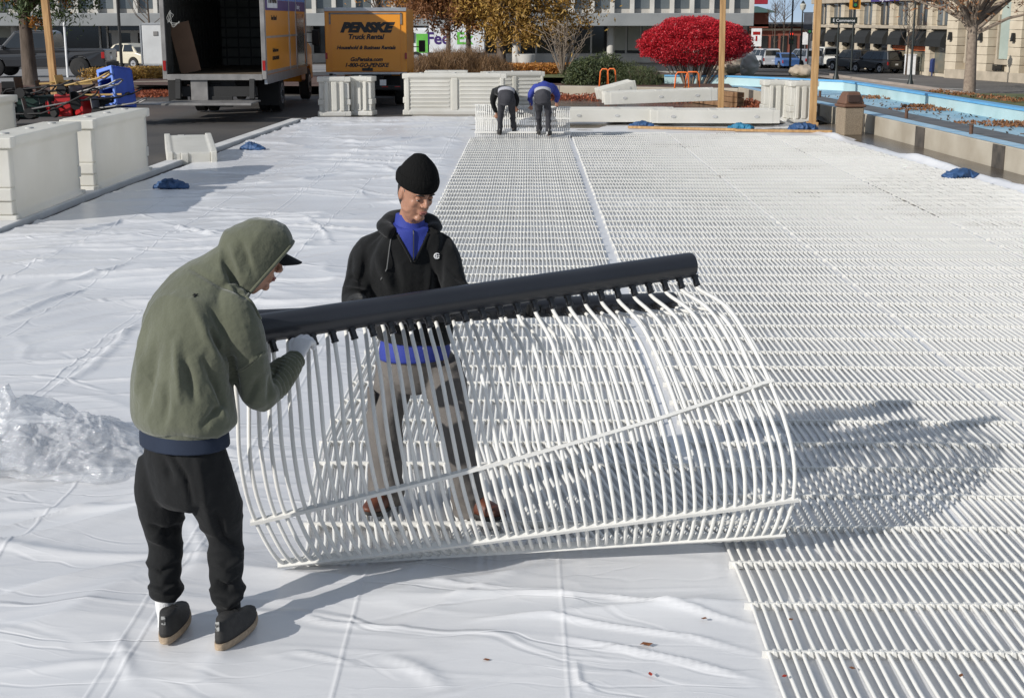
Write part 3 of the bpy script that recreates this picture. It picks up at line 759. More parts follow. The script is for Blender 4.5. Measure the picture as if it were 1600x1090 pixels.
hand_mb(b, wR, (.25, .45, .65), (.25, .65, -.5), 1, curl=(.8, 1.0, .8)); hand_mb(b, wLf, (.5, .5, .5), (.2, .7, -.4), -1)
me = remesh(b, .0055, 3); eye_dent(me, hdc, HF); obj('body', me, skinm, p1, world=True, smooth=True)
face_bits(p1, hdc, HF)
g = MB(); hand_mb(g, wR, (.25, .45, .65), (.25, .65, -.5), 1, curl=(.8, 1.0, .8), fat=.0035)
g.loft([(wR - V((.25, .45, .65)).normalized() * .05, .034, .030, Rt), (wR, .034, .028, Rt)], 14)
obj('glove', remesh(g, .0035, 3), glovem, p1, world=True, smooth=True)
g = MB(); hand_mb(g, wLf, (.5, .5, .5), (.2, .7, -.4), -1, fat=.0035); obj('glove', remesh(g, .0035, 3), glovem, p1, world=True, smooth=True)
# hoodie
b = MB()
hemc = at(287, 662, 5.27)
tilt = V((.35, 0, -.10))
b.loft([(hemc - UP * .000, .208, .160, Rt + UP * -.16), (hemc + UP * .045, .226, .174, Rt + UP * -.15), (at(285, 600, 5.27), .218, .168, Rt + UP * -.1), (at(290, 545, 5.28), .214, .162, Rt), (at(300, 500, 5.31), .205, .150, Rt), (at(316, 462, 5.35), .165, .125, Rt), (at(345, 430, 5.385), .105, .10, Rt), (at(368, 412, 5.40), .08, .085, Rt)], 26, 4)
for s_, e_, w_, o_ in ((sR, eR, wR, 1), (sLf, eLf, wLf, -1)):
    fa = (w_ - e_).normalized(); ua = (e_ - s_).normalized()
    b.loft([(s_.lerp(nkb, .55), .07, .07, Rt), (s_.lerp(nkb, .2), .090, .085, Rt), (s_.lerp(e_, .15), .092, .088, Rt), (s_.lerp(e_, .5), .080, .082, Rt), (e_ - ua * .025, .070, .072, Rt), (e_ + fa * .05, .064, .062, Rt), (e_.lerp(w_, .65), .052, .050, Rt), (w_ - fa * .030, .038, .036, Rt), (w_ - fa * .002, .036, .034, Rt)], 18, 4)
# hood volume around the head (opening cut later)
HX = lambda x, y, z: hdc + HF @ V((x, y, z))
hs = HF @ V((1, 0, 0))
b.loft([(HX(0, -.03, -.17), .088, .088, hs), (HX(0, -.015, -.125), .098, .102, hs), (HX(0, -.008, -.06), .108, .124, hs), (HX(0, -.004, .01), .112, .134, hs), (HX(0, .002, .07), .108, .134, hs), (HX(0, -.004, .115), .086, .108, hs), (HX(0, -.012, .148), .040, .050, hs)], 24, 4)
me = remesh(b, .0068, 6)
def fold1(p):
    q = np.array(p); rel = q - np.array(mid)
    t = np.clip((1.35 - q[:, 2]) / .5, 0, 1)
    lat = rel @ np.array(Rt)
    w1 = nz3(np.stack([lat * 1.0 + (q[:, 2] - 1.2) * .3, rel @ np.array(Fw), q[:, 2]], -1), (9, 5, 2.0), 3)
    w2 = ridge(q + 1.7, (7, 7, 4)) ** 3
    w3 = nz3(q, (20, 20, 12), 5)
    arm = np.clip(1 - np.linalg.norm(q - np.array(eR), axis=1) / .16, 0, 1)
    fa = np.array((wR - eR).normalized()); al = (q - np.array(eR)) @ fa
    cuff = np.clip((al - .03) / .1, 0, 1) * (np.linalg.norm((q - np.array(eR)) - al[:, None] * fa, axis=1) < .09)
    return w1 * .034 * t + w2 * .012 - .003 + w3 * .004 + arm * .010 * nz3(q, (16, 16, 26), 8) + cuff * .0065 * np.sin(al * 230 + 3 * w3) 
displace(me, fold1)
folds(me, [([(330, 519), (361, 564), (368, 612)], 6, -.020), ([(344, 529), (356, 560), (362, 590)], 4, .012), ([(276, 535), (281, 625)], 7, .012), ([(288, 560), (304, 625)], 6, -.012),
    ([(246, 540), (234, 606), (230, 640)], 7, -.010), ([(318, 560), (335, 600), (346, 632), (318, 664)], 6, -.014), ([(330, 600), (352, 655)], 5, .010), ([(262, 600), (258, 655)], 6, -.008), ([(222, 560), (212, 620)], 6, .008),
    ([(363, 585), (396, 562), (424, 543)], 1.6, .005), ([(351, 408), (366, 440), (384, 462)], 5, -.012), ([(376, 380), (394, 425)], 6, -.010), ([(362, 385), (378, 430)], 5, .008), ([(300, 420), (345, 445), (392, 460)], 4, -.008),
    ([(405, 590), (385, 630)], 6, -.010), ([(440, 560), (425, 590), (420, 625)], 5, -.010), ([(330, 480), (348, 520)], 6, -.009), ([(300, 470), (330, 540), (345, 575)], 7, .010)])
# the hood opening: a slanted cut from above the cap brim down to the chin
bmx = bmesh.new(); bmx.from_mesh(me); Mi = HF.inverted()
def inhood(c): q = Mi @ (c - hdc); return -.19 < q.z < .17 and abs(q.x) < .16 and -.05 < q.y < .25
fs_ = [f for f in bmx.faces if inhood(f.calc_center_median())]
gm = set(fs_); [gm.update(f.edges) for f in fs_]; [gm.update(f.verts) for f in fs_]
pn_ = HF @ V((0, 1, -.47)); bmesh.ops.bisect_plane(bmx, geom=list(gm), plane_co=HX(0, .078, 0), plane_no=pn_.normalized(), clear_outer=True)
bmx.edges.ensure_lookup_table()
be = [e for e in bmx.edges if e.is_boundary]
adj = {}
for e in be:
    for v_, o_ in ((e.verts[0], e.verts[1]), (e.verts[1], e.verts[0])): adj.setdefault(v_, []).append(o_)
st_ = max(adj, key=lambda v_: v_.co.z); chain = [st_]; prev = None; cur = st_
while True:
    nx_ = [o_ for o_ in adj[cur] if o_ is not prev and o_ not in chain[1:]]
    if not nx_ or nx_[0] is st_: break
    prev, cur = cur, nx_[0]; chain.append(cur)
    if len(chain) > 2000: break
ring = [v_.co.copy() for v_ in chain]
bmx.to_mesh(me); bmx.free()
me.update()
hd = obj('hoodie', me, olive, p1, world=True, smooth=True)
sf = hd.modifiers.new('s', 'SOLIDIFY'); sf.thickness = .006; sf.offset = -1
for _ in range(8): ring = [(ring[i - 1] + ring[i] * 2 + ring[(i + 1) % len(ring)]) / 4 for i in range(len(ring))]
rimb = MB(); rimb.tube([q_ for q_ in ring[::3] if (Mi @ (q_ - hdc)).z > -.5], .0075, 8, cap=False); r_ = obj('hood_rim', rimb, olive, hd, smooth=True); r_.data.transform(root_matrix(hd).inverted())
# sleeve seam and hem seam
hb = obj('hem_band', MB().loft([(hemc - UP * .025, .190, .148, Rt + UP * -.16), (hemc + UP * .0, .208, .158, Rt + UP * -.16), (hemc + UP * .03, .220, .168, Rt + UP * -.15)], 26, 3), olive, hd, smooth=True); hb.data.transform(root_matrix(hd).inverted())
# navy shirt under the hem
obj('undershirt', MB().loft([(hemc - UP * .075, .200, .156, Rt + UP * -.26), (hemc - UP * .045, .199, .155, Rt + UP * -.2), (hemc + UP * .03, .19, .15, Rt + UP * -.14)], 26, 3), navy, p1, world=True, smooth=True)
# cap
cm = MB(); cm.loft([(HX(0, .01, .035), .080, .098, hs), (HX(0, .008, .075), .076, .094, hs), (HX(0, .005, .105), .058, .072, hs), (HX(0, .005, .12), .02, .025, hs)], 22, 3)
vs = []; 
for j in range(7):
    for i in range(13):
        a = (i / 12 - .5) * 2; r_ = j / 6
        x = a * .075 * (1 - .25 * r_ * a * a); y = .075 + r_ * (.088 * (1 - .55 * a * a)) + .018 * (1 - a * a); z = .052 - .010 * a * a * 2 - r_ * .018
        vs.append(HX(x, y, z))
vs += [v + HF @ V((0, 0, -.005)) for v in vs]
fs = [(j * 13 + i, j * 13 + i + 1, j * 13 + i + 14, j * 13 + i + 13) for j in range(6) for i in range(12)]; fs += [tuple(x + 91 for x in f)[::-1] for f in fs]
bd = [i for i in range(13)] + [j * 13 + 12 for j in range(1, 7)] + [78 + i for i in range(11, -1, -1)] + [j * 13 for j in range(5, 0, -1)]
fs += [(bd[i], bd[(i + 1) % len(bd)], bd[(i + 1) % len(bd)] + 91, bd[i] + 91) for i in range(len(bd))]
cp = obj('cap', cm, blackt, p1, world=True, smooth=True)
br = obj('brim', MB().add(vs, fs), blackt, cp, smooth=True); br.data.transform(root_matrix(cp).inverted())
# trousers
b = MB()
b.loft([(hemc - UP * .04, .172, .13, Rt), (pel - UP * .02, .184, .145, Rt), (pel - UP * .08, .186, .145, Rt), (pel - UP * .17, .168, .130, Rt), (pel - UP * .23, .10, .10, Rt)], 24, 4)
for h_, k_, a_, o_ in ((hL, kL, aL, -1), (hR, kR, aR, 1)):
    b.loft([(h_ + UP * .05, .070, .085, Rt), (h_ - UP * .04, .088, .102, Rt), (h_.lerp(k_, .5), .092, .100, Rt), (k_ + UP * .03, .072, .080, Rt), (k_ - UP * .04, .064, .070, Rt), (k_.lerp(a_, .35), .066, .072, Rt), (k_.lerp(a_, .7), .062, .066, Rt), (a_ + UP * .075, .062, .064, Rt), (a_ + UP * .05, .054, .056, Rt), (a_ + UP * .03, .043, .046, Rt)], 20, 4)
me = remesh(b, .0085, 5)
def fold2(p):
    low = np.clip((.62 - p[:, 2]) / .3, 0, 1); ank = np.clip((.36 - p[:, 2]) / .2, 0, 1)
    return ridge(p + 2.2, (6, 6, 11)) ** 3 * .011 * (.25 + low) - .004 + nz3(p, (9, 9, 3), 2) * .010 + ank * .006 * np.sin(p[:, 2] * 75 + 5 * nz3(p, (6, 6, 3), 4)) + np.clip(1 - np.abs(p[:, 2] - .56) / .12, 0, 1) * ridge(p, (5, 5, 16)) ** 2 * .010
displace(me, fold2)
folds(me, [([(255, 690), (290, 745), (300, 785)], 4, -.010), ([(252, 715), (268, 750)], 6, -.010), ([(236, 822), (262, 832), (284, 820)], 5, -.014), ([(232, 838), (258, 850)], 4, .010), ([(336, 800), (350, 840), (374, 856)], 5, -.012), ([(232, 885), (252, 893), (278, 880)], 4, -.010), ([(334, 905), (356, 918), (380, 900)], 4, -.012), ([(310, 720), (322, 790), (332, 830)], 7, .008), ([(335, 880), (352, 888), (378, 872)], 4, .010), ([(232, 915), (255, 925), (278, 912)], 4, .012), ([(334, 935), (356, 945), (380, 930)], 4, .012)])
obj('trousers', me, blackt, p1, world=True, smooth=True)
for a_, nm in ((aL, 'sock'), (aR, 'sock')):
    obj('sock', MB().loft([(a_ + UP * .09, .040, .044, Rt), (a_ + UP * .02, .038, .042, Rt), (a_ - UP * .04, .034, .036, Rt), (a_ - UP * .075, .034, .038, Rt)], 16, 4), sockm if a_ is aL else blackt, p1, world=True, smooth=True)
ga = lz(-1.36, 5.25) - .004; gb = lz(-1.12, 5.25) - .004
shoe(p1, onz(257, 1009, ga), (.02, 1), shoem, solem, L=.285, sole_h=.034, boot=-.012, wide=1.12, gz=ga)
shoe(p1, onz(341, 1019, gb), (.24, .97), shoem, solem, L=.31, sole_h=.034, boot=-.008, wide=1.12, gz=gb)
# small embroidered bird on the back
from mathutils.bvhtree import BVHTree
bq = bmesh.new(); bq.from_mesh(hd.data); bmesh.ops.transform(bq, matrix=root_matrix(p1), verts=bq.verts); bv1 = BVHTree.FromBMesh(bq)
def surf(px, py, bvh_, off=.003):
    d = ray(px, py).normalized(); h = bvh_.ray_cast(V((0, 0, HC)), d); return (h[0] - d * off) if h[0] is not None else at(px, py, 5.2)
eb = MB()
for a_, b_, w_ in (((301, 461), (308, 461.5), .004), ((303, 458.5), (305, 461), .004), ((303, 464), (305, 461.5), .003), ((306, 460), (309, 459), .003)): eb.tube([surf(*a_, bv1), surf(*b_, bv1)], w_ * .6, 6)
obj('embroidered_bird', eb, blackc, hd).data.transform(root_matrix(hd).inverted())
sm_ = MB(); sm_.tube([surf(366 + (412 - 366) * t, 583 - 33 * t + 6 * math.sin(t * 3.1), bv1, .001) for t in [k / 12 for k in range(13)]], .0028, 6)
obj('sleeve_seam', sm_, mat('olive_thread', (.13, .137, .095), .9), hd).data.transform(root_matrix(hd).inverted())

# ------------------------------------------------------------------ worker in the black hoodie
p2 = thing('person', 'worker in black beanie and black hoodie over a blue zip top behind the pipe', 'person', (-.35, 6.65, 0), 0, None)
TF = frame((.30, -.95, 0)); Rt = TF @ V((1, 0, 0)); Fw = TF @ V((0, 1, 0))       # his right is image left
aA, aB = at(604, 770, 6.72), at(735, 790, 6.62)
kA, kB = at(600, 668, 6.66), at(715, 680, 6.58)
hA, hB = at(613, 570, 6.78), at(688, 572, 6.74)
pel = at(650, 550, 6.76); mid = at(640, 480, 6.70); chs = at(637, 405, 6.62); nkb = at(640, 352, 6.57); hdc = at(650, 300, 6.50)
sA, eA, wA = at(572, 398, 6.64), at(552, 472, 6.52), at(600, 480, 6.33)
sB, eB, wB = at(692, 396, 6.58), at(716, 458, 6.50), at(742, 468, 6.38)
wB = BL.lerp(BR, .62) + V((0.02, .09, .01)); wA = BL.lerp(BR, .27) + V((-.02, .09, .01))
b = MB()
b.loft([(pel - UP * .06, .09, .08, Rt), (pel + UP * .05, .10, .08, Rt), (mid, .11, .07, Rt), (chs, .11, .06, Rt), (nkb, .062, .060, Rt), (nkb.lerp(hdc, .55), .053, .055, Rt)], 18)
for h_, k_, a_ in ((hA, kA, aA), (hB, kB, aB)): b.loft([(h_ + UP * .03, .040, .040, Rt), (h_.lerp(k_, .5), .048, .048, Rt), (k_, .040, .042, Rt), (k_.lerp(a_, .4), .045, .045, Rt), (a_, .032, .034, Rt), (a_ - UP * .07, .03, .035, Rt)], 14)
for s_, e_, w_ in ((sA, eA, wA), (sB, eB, wB)): b.loft([(s_.lerp(chs, .3), .035, .035, Rt), (s_, .030, .030, Rt), (e_, .024, .024, Rt), (w_, .024, .021, Rt)], 14)
HF = frame((.50, -.74, -.34)); head_mb(b, hdc, HF)
for w_, k in ((wA, 1), (wB, -1)): hand_mb(b, w_, (.3, -.85, .15), (0, -.3, -.95), k, curl=(.5, 1.0, .9))
me = remesh(b, .0045, 7); eye_dent(me, hdc, HF); obj('body', me, skinm, p2, world=True, smooth=True)
face_bits(p2, hdc, HF)
for w_, k in ((wA, 1), (wB, -1)):
    g = MB(); hand_mb(g, w_, (.3, -.85, .15), (0, -.3, -.95), k, curl=(.5, 1.0, .9), fat=.0035); obj('glove', remesh(g, .0035, 3), blackt, p2, world=True, smooth=True)
HX = lambda x, y, z: hdc + HF @ V((x, y, z)); hs = HF @ V((1, 0, 0))
b = MB(); b.loft([(HX(0, -.006, .042), .088, .107, hs), (HX(0, -.006, .062), .091, .110, hs), (HX(0, -.008, .085), .090, .108, hs), (HX(0, -.014, .120), .078, .090, hs), (HX(0, -.020, .152), .056, .062, hs), (HX(0, -.026, .182), .026, .028, hs)], 26, 4)
me = remesh(b, .006, 3); displace(me, lambda p: nz3(p, (14, 14, 8), 6) * .010); bn = obj('beanie', me, knit, p2, world=True, smooth=True)
cf = obj('cuff', MB().loft([(HX(0, -.006, .038), .090, .108, hs), (HX(0, -.006, .046), .096, .114, hs), (HX(0, -.007, .074), .098, .116, hs), (HX(0, -.008, .092), .092, .110, hs)], 28, 4), knit, bn, smooth=True); cf.data.transform(root_matrix(bn).inverted())
hb_ = MB(); hb_.loft([(HX(0, -.035, -.075), .052, .05, hs), (HX(0, -.022, -.03), .072, .08, hs), (HX(0, -.012, .03), .078, .092, hs)], 18, 3); obj('hair', hb_, hairm, p2, world=True, smooth=True)
b = MB(); hemc = at(648, 535, 6.74)
b.loft([(hemc, .185, .140, Rt), (hemc + UP * .06, .195, .150, Rt), (mid, .195, .145, Rt), (mid.lerp(chs, .55), .215, .15, Rt), (chs + UP * .03, .205, .140, Rt), (chs.lerp(nkb, .60), .160, .115, Rt), (nkb + UP * .01, .095, .085, Rt)], 26, 4)
for s_, e_, w_ in ((sA, eA, wA), (sB, eB, wB)):
    fa = (w_ - e_).normalized(); ua = (e_ - s_).normalized()
    b.loft([(s_.lerp(nkb, .6), .06, .06, Rt), (s_.lerp(nkb, .22), .072, .074, Rt), (s_.lerp(e_, .12), .076, .078, Rt), (s_.lerp(e_, .5), .068, .072, Rt), (e_ - ua * .02, .062, .064, Rt), (e_ + fa * .05, .056, .056, Rt), (w_ - fa * .03, .040, .038, Rt), (w_ - fa * .0, .036, .034, Rt)], 18, 4)
me = remesh(b, .0075, 5)
displace(me, lambda p: ridge(p + 5.1, (7, 7, 5)) ** 3 * .012 - .003 + nz3(p, (9, 9, 3), 7) * .018 * np.clip((1.35 - p[:, 2]) / .3, 0, 1) + nz3(p, (22, 22, 16), 3) * .005 + np.clip(1 - np.linalg.norm(p - np.array(eA), axis=1) / .15, 0, 1) * .010 * nz3(p, (10, 10, 40), 1))
folds(me, [([(600, 350), (575, 400), (565, 450)], 7, -.010), ([(700, 350), (690, 400), (684, 450)], 6, -.010), ([(590, 400), (610, 450)], 7, .010), ([(610, 400), (625, 455)], 7, -.010), ([(672, 420), (668, 455)], 6, .010), ([(545, 430), (570, 440)], 4, -.010), ([(538, 450), (575, 455)], 4, .010), ([(548, 400), (545, 440)], 6, -.008), ([(700, 420), (722, 440)], 4, -.008)])
jk = obj('hoodie', me, blackc, p2, world=False, smooth=True, fixn=False)
def infront(c):
    q = (c - chs); return q.dot(Fw) > .03
top = nkb + UP * .02; Vb = at(648, 411, 6.45)
def vneck(c):
    q = c - chs; lat = q.dot(Rt); zz = c.z
    if q.dot(Fw) < .02: return False
    z0 = Vb.z; z1 = nkb.z + .01
    if zz < z0 or zz > z1 + .05: return False
    return abs(lat - (Vb - chs).dot(Rt) * (1 - (zz - z0) / (z1 - z0))) < .004 + .082 * (zz - z0) / (z1 - z0)
sh = obj('undershirt', submesh(me, vneck, .004), royal, p2, world=True, smooth=True, fixn=False)
me.transform(root_matrix(p2).inverted()); jk.parent = p2
b = MB(); b.loft([(nkb - UP * .02, .078, .078, Rt), (nkb + UP * .02, .070, .070, Rt), (nkb + UP * .042, .066, .068, Rt), (nkb + UP * .055, .064, .066, Rt)], 20, 3); obj('collar', b, royal, p2, world=True, smooth=True)
# hood bunched round the neck
ring = []
for k in range(25):
    a = R(-128) + R(256) * k / 24; back = -math.cos(a) 
    ring.append((nkb + Rt * (.112 * math.sin(a)) + Fw * (-.095 * math.cos(a) + .0) + UP * (-.006 + .030 * math.cos(a)), .022 + .016 * math.cos(a * .6), .034 + .018 * math.cos(a * .6), UP))
b = MB(); b.loft(ring, 14, 2); me = remesh(b, .007, 4); displace(me, lambda p: nz3(p, (20, 20, 14), 4) * .016)
obj('hood', me, blackc, p2, world=True, smooth=True)
# zip of the blue top, drawstring, chest emblem
def front_pt(lat, z, off=.006):
    import mathutils
    o = chs + Rt * lat + Fw * .5; o.z = z; 
    hit = bvh.ray_cast(o, -Fw)
    return (hit[0] + Fw * off) if hit[0] is not None else o
from mathutils.bvhtree import BVHTree
bm_ = bmesh.new(); bm_.from_mesh(jk.data); bmesh.ops.transform(bm_, matrix=root_matrix(p2), verts=bm_.verts); bvh = BVHTree.FromBMesh(bm_)
lc = (Vb - chs).dot(Rt)
z_ = MB(); z_.tube([front_pt(lc * (1 - t) + .0, Vb.z + .01 + (nkb.z + .02 - Vb.z) * t, .010) for t in [i / 12 for i in range(11)]], .0035, 6); obj('zip', z_, blackm, p2, world=True)
ds = MB(); ds.tube([front_pt(.10, nkb.z - .035, .008), front_pt(.112, nkb.z - .10, .006), front_pt(.125, nkb.z - .19, .006), front_pt(.150, nkb.z - .245, .006)], .0035, 6); obj('drawstring', ds, mat('grey_cord', (.10, .10, .10), .8), p2, world=True)
for s_ in (1, -1):
    e0 = [front_pt(lc * (1 - t) + s_ * (.004 + .085 * t), Vb.z + (nkb.z - Vb.z) * t, .004) for t in [i / 10 for i in range(9)]]
    obj('neck_hem', MB().tube(e0, .006, 8), blackc, p2, world=True, smooth=True)
ec = at(683, 400, 6.5); el_ = (ec - chs).dot(Rt); c0 = front_pt(el_, ec.z, .004)
em = MB(); pts = [c0 + (-Rt) * (.013 * math.cos(a)) + UP * (.012 * math.sin(a)) for a in [R(40) + R(280) * k / 12 for k in range(13)]]; em.tube(pts, .0030, 6)
em.bar(c0 - Rt * -.004 + UP * .010, c0 - Rt * -.004 - UP * .010, .004, .004); em.bar(c0 - Rt * -.004, c0 - Rt * .012, .004, .004)
obj('chest_emblem', em, mat('emblem_white', (.75, .75, .75), .6), p2, world=True)
# blue tail of the top, trousers, boots
obj('shirt_tail', MB().loft([(hemc - UP * .075, .175, .132, Rt), (hemc - UP * .03, .178, .134, Rt), (hemc + UP * .03, .165, .125, Rt)], 24, 3), royal, p2, world=True, smooth=True)
b = MB()
b.loft([(hemc - UP * .02, .160, .12, Rt), (pel - UP * .06, .175, .135, Rt), (pel - UP * .12, .165, .13, Rt), (pel - UP * .18, .12, .11, Rt)], 24, 4)
for h_, k_, a_ in ((hA, kA, aA), (hB, kB, aB)):
    b.loft([(h_ + UP * .03, .09, .10, Rt), (h_ - UP * .05, .098, .105, Rt), (h_.lerp(k_, .5), .092, .095, Rt), (k_, .084, .085, Rt), (k_.lerp(a_, .4), .080, .082, Rt), (k_.lerp(a_, .8), .078, .082, Rt), (a_ + UP * .0, .074, .082, Rt), (a_ - UP * .05, .068, .085, Rt)], 20, 4)
me = remesh(b, .0085, 5)
displace(me, lambda p: ridge(p + 8.2, (5, 5, 7)) ** 3 * .020 - .005 + nz3(p, (9, 9, 2.5), 12) * .02 + np.clip((.3 - p[:, 2]) / .2, 0, 1) * .012 * nz3(p, (8, 8, 40), 1))
tr = obj('trousers', me, taupe, p2, world=True, smooth=True)
b = MB(); kk = hA.lerp(kA, .62); b.box(kk + (-Rt) * -.078 + UP * 0, (.02, .12, .16), M=TF); pk = obj('cargo_pocket', b, taupe, tr, bevel=.006); pk.data.transform(root_matrix(tr).inverted())
fz = V((0, 0, .045))
for a_, d_ in ((aA, (-.35, -.9)), (aB, (.75, -.66))):
    d3 = V((*d_, 0)).normalized(); hh = V((a_.x, a_.y, .045)) - d3 * .08
    shoe(p2, hh, d_, bootm, soleb, L=.31, sole_h=.028, boot=.05, name='boot', wide=1.1)

# ------------------------------------------------------------------ the two bent over workers far off
def bent(label, feet, hipc, shc, hd_, hands, topm, leg_m, sockc, waist_top, Y0):
    t = thing('person', label, 'person', (feet[0].x / 2 + feet[1].x / 2, Y0, 0), 0, 'two workers bending over the far mat')
    Rt = V((1, 0, 0)); UP = V((0, 0, 1)); knee = []
    b = MB(); tr = MB(); tp = MB()
    b.loft([(hipc, .12, .10, Rt), (hipc.lerp(shc, .5), .13, .09, Rt), (shc, .14, .09, Rt), (shc.lerp(hd_, .6), .05, .05, Rt)], 14, 3)
    tr.loft([(hipc + V((0, .10, .04)), .150, .11, Rt), (hipc, .160, .12, Rt), (hipc - UP * .09 - V((0, .03, 0)), .158, .13, Rt), (hipc - UP * .2, .12, .10, Rt)], 18, 3)
    tp.loft([(hipc + V((0, .04, .05)), .165, .10, Rt), (hipc.lerp(shc, .4) + UP * .02, .185, .115, Rt), (shc, .20, .115, Rt), (shc.lerp(hd_, .5), .08, .08, Rt)], 18, 3)
    for i, f in enumerate(feet):
        s_ = -1 if i == 0 else 1; h_ = hipc + V((s_ * .085, 0, -.06)); a_ = f + UP * .10; k_ = h_.lerp(a_, .5) + V((s_ * .01, .04, 0))
        b.loft([(h_, .07, .07, Rt), (k_, .05, .05, Rt), (a_, .033, .035, Rt), (f + UP * .05, .03, .035, Rt)], 12, 3)
        tr.loft([(h_, .090, .10, Rt), (h_.lerp(k_, .6), .074, .082, Rt), (k_, .062, .066, Rt), (k_.lerp(a_, .6), .054, .056, Rt), (a_ + UP * .05, .052, .055, Rt), (a_ + UP * .01, .045, .05, Rt)], 14, 3)
        obj('sock', MB().loft([(a_ + UP * .03, .046, .05, Rt), (a_ - UP * .05, .040, .045, Rt)], 12, 2), sockc, t, world=True, smooth=True)
        shoe(t, f + V((0, -.10, .04)), (.15 * s_, 1), shoem, soleb, L=.30, boot=.03)
        s0 = shc + V((s_ * .17, 0, 0)); w_ = hands[i]; e_ = s0.lerp(w_, .5) + V((s_ * .07, -.02, 0))
        b.loft([(s0, .045, .045, Rt), (e_, .035, .035, Rt), (w_, .024, .024, Rt)], 12, 3)
        tp.loft([(s0.lerp(shc, .4), .07, .075, Rt), (s0, .075, .08, Rt), (e_, .060, .062, Rt), (w_ + UP * .02, .036, .036, Rt)], 14, 3)
        hand_mb(b, w_, (0, .3, -1), (0, 1, .2), s_)
    M = frame((0, .5, -1), (0, 1, .3)); head_mb(b, hd_, M)
    me = remesh(b, .009, 3); obj('body', me, skinm, t, world=True, smooth=True)
    obj('hair', MB().ell(hd_ + M @ V((0, -.02, .02)), (.082, .10, .11), 12, M), hairm, t, world=True, smooth=True)
    for nm, mb_, m_, se in (('trousers', tr, leg_m, 1), ('top', tp, topm, 5)):
        me = remesh(mb_, .011, 4); displace(me, lambda p: ridge(p + se, (6, 6, 6)) ** 3 * .02 - .005 + nz3(p, (10, 10, 5), se) * .02); obj(nm, me, m_, t, world=True, smooth=True)
    if waist_top: obj('shirt_tail', MB().loft([(hipc + V((0, .0, .03)), .172, .115, Rt), (hipc + V((0, .05, .08)), .172, .11, Rt)], 18, 2), waist_top, t, world=True, smooth=True)
    return t
yk = 29.3
fA = [onz(781, 213, .04), onz(803, 212, .04)]; fB = [onz(843, 213, .04), onz(857, 214.5, .04)]
hipA, hipB = at(791, 147, 29.45), at(848, 147, 29.3)
bent('distant worker in black top and charcoal trousers bending down, left of the blue one', fA, hipA, hipA + V((-.06, .42, .03)), hipA + V((-.02, .66, -.12)), [at(776, 178, 30.0), at(806, 168, 30.0)], blackc, greyj, blackt, mat('light_hem', (.35, .35, .38), .8), 29.3)
bent('distant worker in royal blue top and charcoal trousers bending down beside the black one', fB, hipB, hipB + V((.03, .40, .12)), hipB + V((-.05, .68, .08)), [at(830, 165, 30.0), at(870, 160, 30.0)], royal, greyj, sockm, mat('light_hem', (.35, .35, .38), .8), 29.3)
# ================================================================== BARRIERS, SANDBAGS, SMALL RINK THINGS
poly = mat('white_polyethylene', (.68, .67, .62), .45, var=.06, vs=1.6, bump=.002, bs=25, col2=(.80, .79, .75), spec=.4)
_pb = poly.node_tree.nodes['Principled BSDF']; _pb.inputs['Subsurface Weight'].default_value = .0; _pb.inputs['Subsurface Radius'].default_value = (1, .93, .8); _pb.inputs['Subsurface Scale'].default_value = .16
_pn, _pl = poly.node_tree.nodes, poly.node_tree.links; _tr = _pn.new('ShaderNodeBsdfTranslucent'); _tr.inputs[0].default_value = (.93, .90, .82, 1); _mx2 = _pn.new('ShaderNodeMixShader'); _mx2.inputs[0].default_value = .38
_pl.new(_pb.outputs[0], _mx2.inputs[1]); _pl.new(_tr.outputs[0], _mx2.inputs[2]); _pl.new(_mx2.outputs[0], _pn['Material Output'].inputs[0])
woodm = mat('pine_post', (.30, .17, .07), .8, vs=3, stretch=(6, 6, .5), bump=.002, bs=20, col2=(.50, .31, .14))
def make_barrier(label, L=2.75, ribs=True, W=.50, H=1.07):
    t = thing('water_barrier', label, 'barrier', (0, 0, 0), 0, 'white plastic barriers round the rink')
    b = MB()
    out = [(-W / 2, 0), (-W / 2, .10), (-W / 2 + .05, .16), (-W / 2 + .05, H - .16), (-W / 2 - .0, H - .10), (-W / 2, H), (W / 2, H), (W / 2, H - .10), (W / 2 - .05, H - .16), (W / 2 - .05, .16), (W / 2, .10), (W / 2, 0)]
    b.prism([(y, z) for y, z in out], -L / 2 + .14, L / 2 - .14, 'x')
    obj('body', b, poly, t, bevel=.02)
    for sx in (-1, 1):     # stepped interlocking ends
        e = MB(); x0 = sx * (L / 2 - .14)
        for z0, z1, l_, iw in ((0.0, .13, .14, .005), (.13, .30, .10, .06), (.30, .46, .13, .05), (.46, .93, .10, .055), (.93, 1.065, .14, .005)):
            e.bx(x0 - sx * .02, x0 + sx * l_, -W / 2 + iw, W / 2 - iw, z0 * H / 1.07 + .002, z1 * H / 1.07 - .002)
        obj('end_connector', e, poly, t, bevel=.015)
    if ribs:
        r = MB()
        for sy in (-1, 1):
            for cx in (-L * .24, L * .24):
                w2 = L * .19
                for k in range(7): r.box((cx, sy * (W / 2 - .05), .22 + k * .105), (w2 * 2, .028, .05))
            r.box((0, sy * (W / 2 - .04), H * .5), (.16, .06, H * .78))
            for cx in (-L * .455, L * .455): r.box((cx, sy * (W / 2 - .04), H * .5), (.10, .06, H * .78))
        obj('rib', r, poly, t, bevel=.015)
    for k in (-.32, 0, .32) if L > 1.5 else (0,): obj('filler_cap', MB().cyl((k * L, 0, H - .002), (k * L, 0, H + .018), .055, 14), mat('cap_grey', (.42, .42, .41), .5), t, smooth='auto')
    return t
bar_a = make_barrier('near white plastic barrier, the one cut by the left edge of the picture', ribs=False)
p0, p1_ = onz(28, 354), onz(136, 310); dr = (p1_ - p0); az = math.atan2(dr.y, dr.x)
nrm = V((math.sin(az), -math.cos(az), 0))
